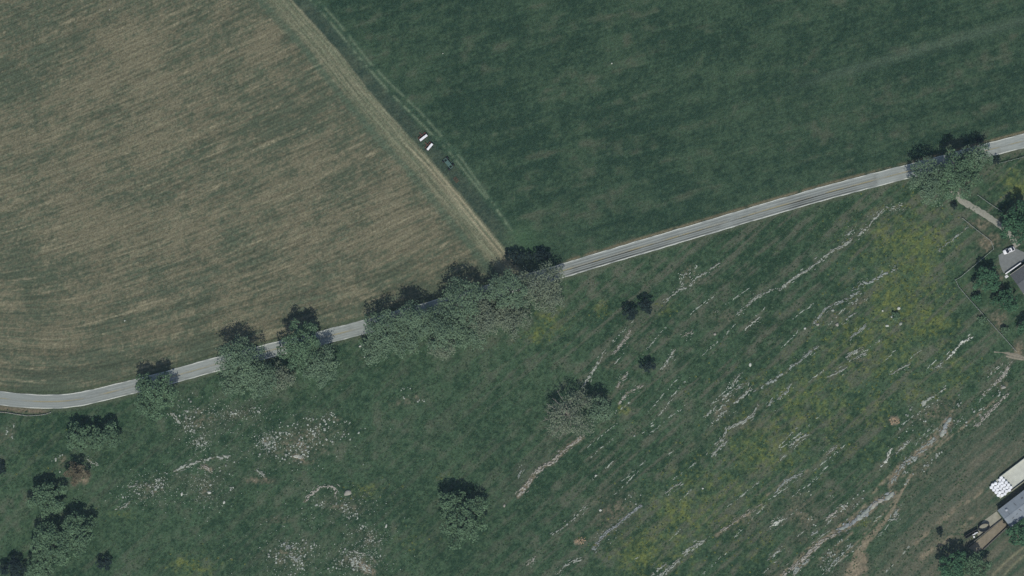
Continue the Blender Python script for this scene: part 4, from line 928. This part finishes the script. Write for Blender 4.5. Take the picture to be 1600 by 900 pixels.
# ------------------------------------------------------------------ barn, feed bunker, bales, pens
rt, zr, ym, L_, W_ = gable("barn", (1556.7, 797.0), (44, -34), 34.0, 8.4, 3.4, 4.5, M['boards'], M['metalroof'], .35, "long barn with grey ribbed metal roof and dark patches at the right edge", "barn")
for s in (1, -1): roof_slope(rt, "roof", zr, ym, L_, W_, s, M['metalroof'], ribs=.9)
bm = bmesh.new(); box(bm, (L_ / 2, ym, zr(ym) + .04), (L_, .4, .07)); link("ridge_cap", bm, M['metalroof'], rt)
def on_roof(px, py):
    x, y = P(px, py, 4); o = rt.location; a = rt.rotation_euler[2]; dx, dy = x - o[0], y - o[1]; return dx * math.cos(a) + dy * math.sin(a), -dx * math.sin(a) + dy * math.cos(a)
for (px, py, l_, w_, rz) in ((1573, 798, .9, .8, 0), (1577, 803, 1.7, .25, 1.5), (1586, 788, 2.0, .4, -1.4), (1594, 797, 1.8, .4, -1.3), (1597, 778, 1.2, .6, .3), (1589, 803, 1.2, .3, .2), (1583, 809, 1.4, .25, .1), (1599, 788, .9, .3, 1)):
    x, y = on_roof(px, py); bm = bmesh.new(); n = 7; c, s = math.cos(rz), math.sin(rz); ring = []
    for k in range(n):
        q = 6.283 * k / n; r = R.uniform(.7, 1.1); u, v = math.cos(q) * l_ / 2 * r, math.sin(q) * w_ / 2 * r; X, Y = x + u * c - v * s, y + u * s + v * c
        if not (-W_ < Y < 0): Y = min(-.05, max(-W_ + .05, Y))
        ring.append(bm.verts.new((X, Y, zr(Y) + .062)))
    cv = bm.verts.new((x, min(-.05, max(-W_ + .05, y)), zr(min(0, max(-W_, y))) + .075))
    for k in range(n): bm.faces.new((ring[k], ring[(k + 1) % n], cv))
    link("roof_patch", bm, M['patch'], rt)  # small flat dark patches scattered over the roof
x, y = on_roof(1572.5, 797)
bm = bmesh.new(); cyl(bm, (x, y, zr(y) - .1), (x, y, zr(y) + .5), .35, seg=12); cyl(bm, (x, y, zr(y) + .5), (x, y, zr(y) + .75), .5, .1, seg=12); link("roof_vent", bm, M['galv'], rt)
# feed bunker: floor slab between two low walls
fl = [(1565, 743), (1604, 713), (1640, 686), (1656, 705), (1620, 733), (1581, 763)]
rt = empty("feed_bunker", (*P(1585, 742), 0)); tag(rt, "pale concrete feed bunker with low side walls at the right edge", "bunker"); c0 = P(1585, 742)
def local_slab(name, poly, z0, z1, m, rt_, c0_):
    bm = bmesh.new(); extr(bm, [(P(*p)[0] - c0_[0], P(*p)[1] - c0_[1]) for p in poly], z0, z1); return link(name, bm, m, rt_)
def wallpoly(a, b, t):
    dx, dy = b[0] - a[0], b[1] - a[1]; l = math.hypot(dx, dy); nx_, ny_ = -dy / l * t / 2, dx / l * t / 2; return [(a[0] + nx_, a[1] + ny_), (b[0] + nx_, b[1] + ny_), (b[0] - nx_, b[1] - ny_), (a[0] - nx_, a[1] - ny_)]
local_slab("floor", [(1547, 757.5), (1564, 744.3), (1640, 687), (1656, 706), (1581, 764.5), (1563, 779)], -.2, .22, M['conc'], rt, c0)
for i in range(6):
    a_ = (1562 + 13 * i, 745.2 - 9.9 * i); b_ = (1575 + 13 * i - .08, 735.3 - 9.9 * i); local_slab("side_wall", wallpoly(a_, b_, .9), -.3, 1.5, M['conc'], rt, c0)
    a_ = (1579 + 13 * i, 767.8 - 9.9 * i); b_ = (1592 + 13 * i - .08, 757.9 - 9.9 * i); local_slab("side_wall", wallpoly(a_, b_, 1.0), -.3, 1.2, M['conc_m'], rt, c0)
# bales
def bale_mesh():
    bm = bmesh.new(); r = bmesh.ops.create_cone(bm, cap_ends=True, segments=16, radius1=.64, radius2=.64, depth=1.22)
    bmesh.ops.bevel(bm, geom=[e for e in bm.edges if abs(e.verts[0].co.z - e.verts[1].co.z) < .01], offset=.13, segments=2, affect='EDGES')
    for v in bm.verts:
        k = 1 + .03 * math.sin(7 * math.atan2(v.co.y, v.co.x)) ; v.co.x *= k; v.co.y *= k
    me = bpy.data.meshes.new("wrapped_bale"); bm.to_mesh(me); bm.free(); me.materials.append(M['plastic']); return me
bme = bale_mesh(); C4 = [(1564.3, 746), (1580.3, 762.5), (1563.3, 777.6), (1547.8, 760.3)]
for r in range(6):
    for c in range(5):
        u = (c + (.28 if r % 2 else 0)) / 4.28; v = r / 5
        x = C4[0][0] * (1 - u) * (1 - v) + C4[1][0] * u * (1 - v) + C4[2][0] * u * v + C4[3][0] * (1 - u) * v; y = C4[0][1] * (1 - u) * (1 - v) + C4[1][1] * u * (1 - v) + C4[2][1] * u * v + C4[3][1] * (1 - u) * v
        if (r, c) in ((2, 0), (5, 4)): continue
        o = bpy.data.objects.new("wrapped_bale", bme); COL.objects.link(o); wx, wy = P(x + R.uniform(-.3, .3), y + R.uniform(-.3, .3), .8); o.location = (wx, wy, .80 + R.uniform(0, .04)); o.rotation_euler = (R.uniform(-.03, .03), R.uniform(-.03, .03), R.uniform(0, 6))
        tag(o, "white wrapped bale, %s from upper end of the %s row from the bunker floor" % (ORD[c - (r == 2)], ORD[r]), "bale", "white wrapped bales at the end of the feed bunker")
# feed yard lanes
rt = empty("feed_yard", (*P(1545, 830), 0)); tag(rt, "concrete feed lanes with low dark walls in front of the barn", "feed yard"); c0 = P(1545, 830)
local_slab("pale_lane", [(1535, 815), (1557, 799), (1565.5, 810), (1548, 824), (1528, 838), (1526, 830)], -.2, .14, M['conc_m'], rt, c0)
local_slab("muddy_lane", [(1566, 812), (1573, 821), (1537, 857), (1525, 862), (1513, 856)], -.2, .12, M['mud'], rt, c0)
for (a_, b_, n) in (((1566, 811), (1511, 854), 6), ((1574.5, 822.5), (1536, 859), 5)):
    for i in range(n):
        p = (a_[0] + (b_[0] - a_[0]) * i / n, a_[1] + (b_[1] - a_[1]) * i / n); q = (a_[0] + (b_[0] - a_[0]) * (i + .99) / n, a_[1] + (b_[1] - a_[1]) * (i + .99) / n); local_slab("lane_wall", wallpoly(p, q, 1.3), -.3, 1.0, M['conc_d'], rt, c0)
# cattle crowding pen: round tub of panels, alley and head gate
rt = empty("cattle_pen", (*P(1537, 824), 0.14)); tag(rt, "dark steel round cattle pen with a narrow alley leading to a white chute", "cattle pen"); c0 = P(1537, 824)
n = 16; el = lambda k: (math.cos(6.283 * k / n) * 9 * PX, math.sin(6.283 * k / n) * 6 * PX)
ca, sa = math.cos(.35), math.sin(.35); rot = lambda p: (p[0] * ca - p[1] * sa, p[0] * sa + p[1] * ca)
def panel(a, b, hh, parent, m, rails=5):
    l = math.hypot(b[0] - a[0], b[1] - a[1]); rz = math.atan2(b[1] - a[1], b[0] - a[0]); mx, my = (a[0] + b[0]) / 2, (a[1] + b[1]) / 2; bm = bmesh.new()
    for i in range(rails): box(bm, (mx, my, .15 + (hh - .15) * i / (rails - 1)), (l - .02, .22, .14), rz)
    for t in (0.02, .98): box(bm, (a[0] + (b[0] - a[0]) * t, a[1] + (b[1] - a[1]) * t, hh / 2), (.13, .13, hh), rz)
    link("panel", bm, m, parent)
for k in range(n):
    if k == 8: continue
    panel(rot(el(k)), rot(el(k + 1)), 1.7, rt, M['steel'])
loc = lambda px, py: (P(px, py)[0] - c0[0], P(px, py)[1] - c0[1])
for (a_, b_) in (((1527, 826.5), (1517, 832)), ((1517, 832), (1507, 837.5)), ((1529, 831), (1519, 835)), ((1519, 835), (1509, 841))): panel(loc(*a_), loc(*b_), 1.7, rt, M['steel'])
for (px, py) in ((1507, 838), (1508, 840)):
    x, y = loc(px, py); bm = bmesh.new(); box(bm, (x, y, 1.0), (.25, .25, 2.0)); link("gate_post", bm, M['steel'], rt)
for (px, py, s) in ((1524, 832.4, 1.0), (1521, 834.5, .8)):
    x, y = loc(px, py); bm = bmesh.new(); box(bm, (x, y, 1.85), (1.5 * s, .30, .12), .4); box(bm, (x, y, .9), (1.3 * s, .12, 1.7), .4); link("chute_panel", bm, M['white'], rt)
x, y = P(1521.5, 838.7); bm = bmesh.new(); cyl(bm, (0, 0, 0), (0, 0, .9), .32, seg=14); cyl(bm, (0, 0, .9), (0, 0, .96), .35, seg=14); o = link("white_drum", bm, M['white']); o.location = (x, y, 0); tag(o, "small white drum standing beside the cattle pen alley", "drum")

# ------------------------------------------------------------------ farm machines parked on the grass strip
def implement(p0, p1, label):
    a = P(*p0, 1.2); b = P(*p1, 1.2); l = math.hypot(b[0] - a[0], b[1] - a[1]); ang = math.atan2(b[1] - a[1], b[0] - a[0]); mx, my = (a[0] + b[0]) / 2, (a[1] + b[1]) / 2
    rt = empty("seed_drill", (mx, my, float(hgt((p0[0] + p1[0]) / 2, (p0[1] + p1[1]) / 2))), ang); tag(rt, label, "seed drill", "seed drills parked on the grass strip")
    bm = bmesh.new()                                     # hopper: trough section
    pr = [(-.30, .75), (.30, .75), (.44, 1.25), (.40, 1.45), (-.40, 1.45), (-.44, 1.25)]; v0 = [bm.verts.new((-l / 2, y, z)) for y, z in pr]; v1 = [bm.verts.new((l / 2, y, z)) for y, z in pr]; bm.faces.new(v0[::-1]); bm.faces.new(v1)
    for i in range(6): bm.faces.new((v0[i], v0[(i + 1) % 6], v1[(i + 1) % 6], v1[i]))
    link("hopper", bm, M['white'], rt)
    for i in range(3):
        bm = bmesh.new(); box(bm, (-l / 3 + l / 3 * i, R.uniform(-.04, .04), 1.49), (l / 3 - .05, .84, .06), R.uniform(-.03, .03), .02); link("lid", bm, M['white'], rt)
    bm = bmesh.new()
    for y in (.55, -.35, 1.2): box(bm, (0, y, .62), (l + .1, .12, .12))
    for x in (-l / 2 + .2, 0, l / 2 - .2): box(bm, (x, .4, .74), (.12, 2.0, .1))
    box(bm, (0, 1.9, .6), (.14, 1.4, .12)); link("frame", bm, M['red'], rt)
    for s in (-1, 1):
        bm = bmesh.new(); cyl(bm, (s * (l / 2 + .10), .3, .42), (s * (l / 2 + .32), .3, .42), .42, seg=16); t = link("wheel", bm, M['tyre'], rt); bm = bmesh.new(); cyl(bm, (s * (l / 2 + .31), .3, .42), (s * (l / 2 + .34), .3, .42), .2, seg=12); link("rim", bm, M['rim'], t)
    for i in range(7):
        bm = bmesh.new(); x = -l / 2 + .3 + (l - .6) * i / 6; cyl(bm, (x, -.5, .3), (x + .03, -.5, .3), .28, seg=14); box(bm, (x, -.4, .5), (.05, .4, .06)); link("disc_opener", bm, M['steel'], rt)
implement((656.2, 219.6), (667.3, 210.8), "white lidded seed drill on a red frame, upper one of two")
implement((667.6, 234.0), (675.6, 224.6), "white lidded seed drill on a red frame, lower one nearer the wagon")
def wagon():
    cx, cy = 700.4, 255.2; W = [(698.9, 246.8), (692.8, 252.6), (707.8, 257.2), (701.7, 264.6)]
    x0, y0 = P(cx, cy, .6); rt = empty("farm_wagon", (x0, y0, float(hgt(cx, cy)))); tag(rt, "teal framed farm wagon chassis with four black tyres on the grass strip", "wagon")
    Lc = lambda p: (P(*p, .5)[0] - x0, P(*p, .5)[1] - y0); w = [Lc(p) for p in W]; ax = Vector((w[1][0] - w[0][0], w[1][1] - w[0][1], 0)).normalized(); fw = Vector((-ax.y, ax.x, 0))
    for p in w:
        bm = bmesh.new(); c = Vector((p[0], p[1], .48)); cyl(bm, c - ax * .24, c + ax * .24, .55, seg=18); t = link("wheel", bm, M['tyre'], rt); bm = bmesh.new(); cyl(bm, c - ax * .25, c + ax * .25, .24, seg=12); link("rim", bm, M['teal'], t)
    for a, b in ((0, 1), (2, 3)):
        bm = bmesh.new(); cyl(bm, (*w[a], .5), (*w[b], .5), .09, seg=8); link("axle", bm, M['steel'], rt)
    m0 = Vector(((w[0][0] + w[1][0]) / 2, (w[0][1] + w[1][1]) / 2, .7)); m1 = Vector(((w[2][0] + w[3][0]) / 2, (w[2][1] + w[3][1]) / 2, .7)); d = (m1 - m0).normalized(); rz = math.atan2(d.y, d.x); ln = (m1 - m0).length
    bm = bmesh.new()
    for s in (-.55, .55):
        c = (m0 + m1) / 2 + ax * s; box(bm, (c.x, c.y, .8), (ln + .4, .2, .2), rz)
    for t in (-.1, .3, .7, 1.1):
        c = m0 + (m1 - m0) * t; box(bm, (c.x, c.y, .95), (.2, 1.35, .12), rz)
    link("frame", bm, M['teal'], rt)
    for i in range(5):
        c = (m0 + m1) / 2 + ax * (-.62 + .31 * i); bm = bmesh.new(); box(bm, (c.x, c.y, 1.05), (ln * R.uniform(.62, .8), .26, .06), rz); link("deck_board", bm, M['teal'], rt)
    bm = bmesh.new(); t = Lc((710, 248.8)); cyl(bm, (m1.x * .4, m1.y * .4, .62), (t[0], t[1], .35), .07, seg=8); cyl(bm, (t[0], t[1], .2), (t[0], t[1], .5), .1, seg=8); link("tongue", bm, M['teal'], rt)
wagon()
x, y = P(712.5, 281); rt = empty("scrap_harrow", (x, y, float(hgt(712, 281))), -.9); tag(rt, "small rusty harrow lying in the grass below the teal wagon", "harrow")
bm = bmesh.new()
for i in range(4): box(bm, (0, -.6 + .4 * i, .22), (2.2, .07, .07))
for i in range(3): box(bm, (-.9 + .9 * i, 0, .26), (.08, 1.4, .06))
link("frame", bm, M['rust'], rt); bm = bmesh.new()
for i in range(4):
    for k in range(5): cyl(bm, (-1 + .5 * k, -.6 + .4 * i, .22), (-1 + .5 * k, -.6 + .4 * i, 0), .03, .01, seg=5)
link("tines", bm, M['rust'], rt)

# ------------------------------------------------------------------ thin summer haze between the camera and the ground
bm = bmesh.new(); box(bm, (0, 0, (H + 20 - 3) / 2), (8000, 8000, H + 20 + 3)); hz = link("haze", bm, bpy.data.materials.new("haze")); tag(hz, "thin summer haze over the farmland", "haze", kind='stuff')
hm = hz.data.materials[0]; hm.use_nodes = True; ht_ = hm.node_tree; ht_.nodes.clear(); ho = ht_.nodes.new("ShaderNodeOutputMaterial"); hv = ht_.nodes.new("ShaderNodeVolumePrincipled")
hv.inputs["Color"].default_value = (.62, .80, 1.0, 1); hv.inputs["Density"].default_value = 2.2e-5; hv.inputs["Anisotropy"].default_value = 0.0; ht_.links.new(hv.outputs[0], ho.inputs["Volume"])
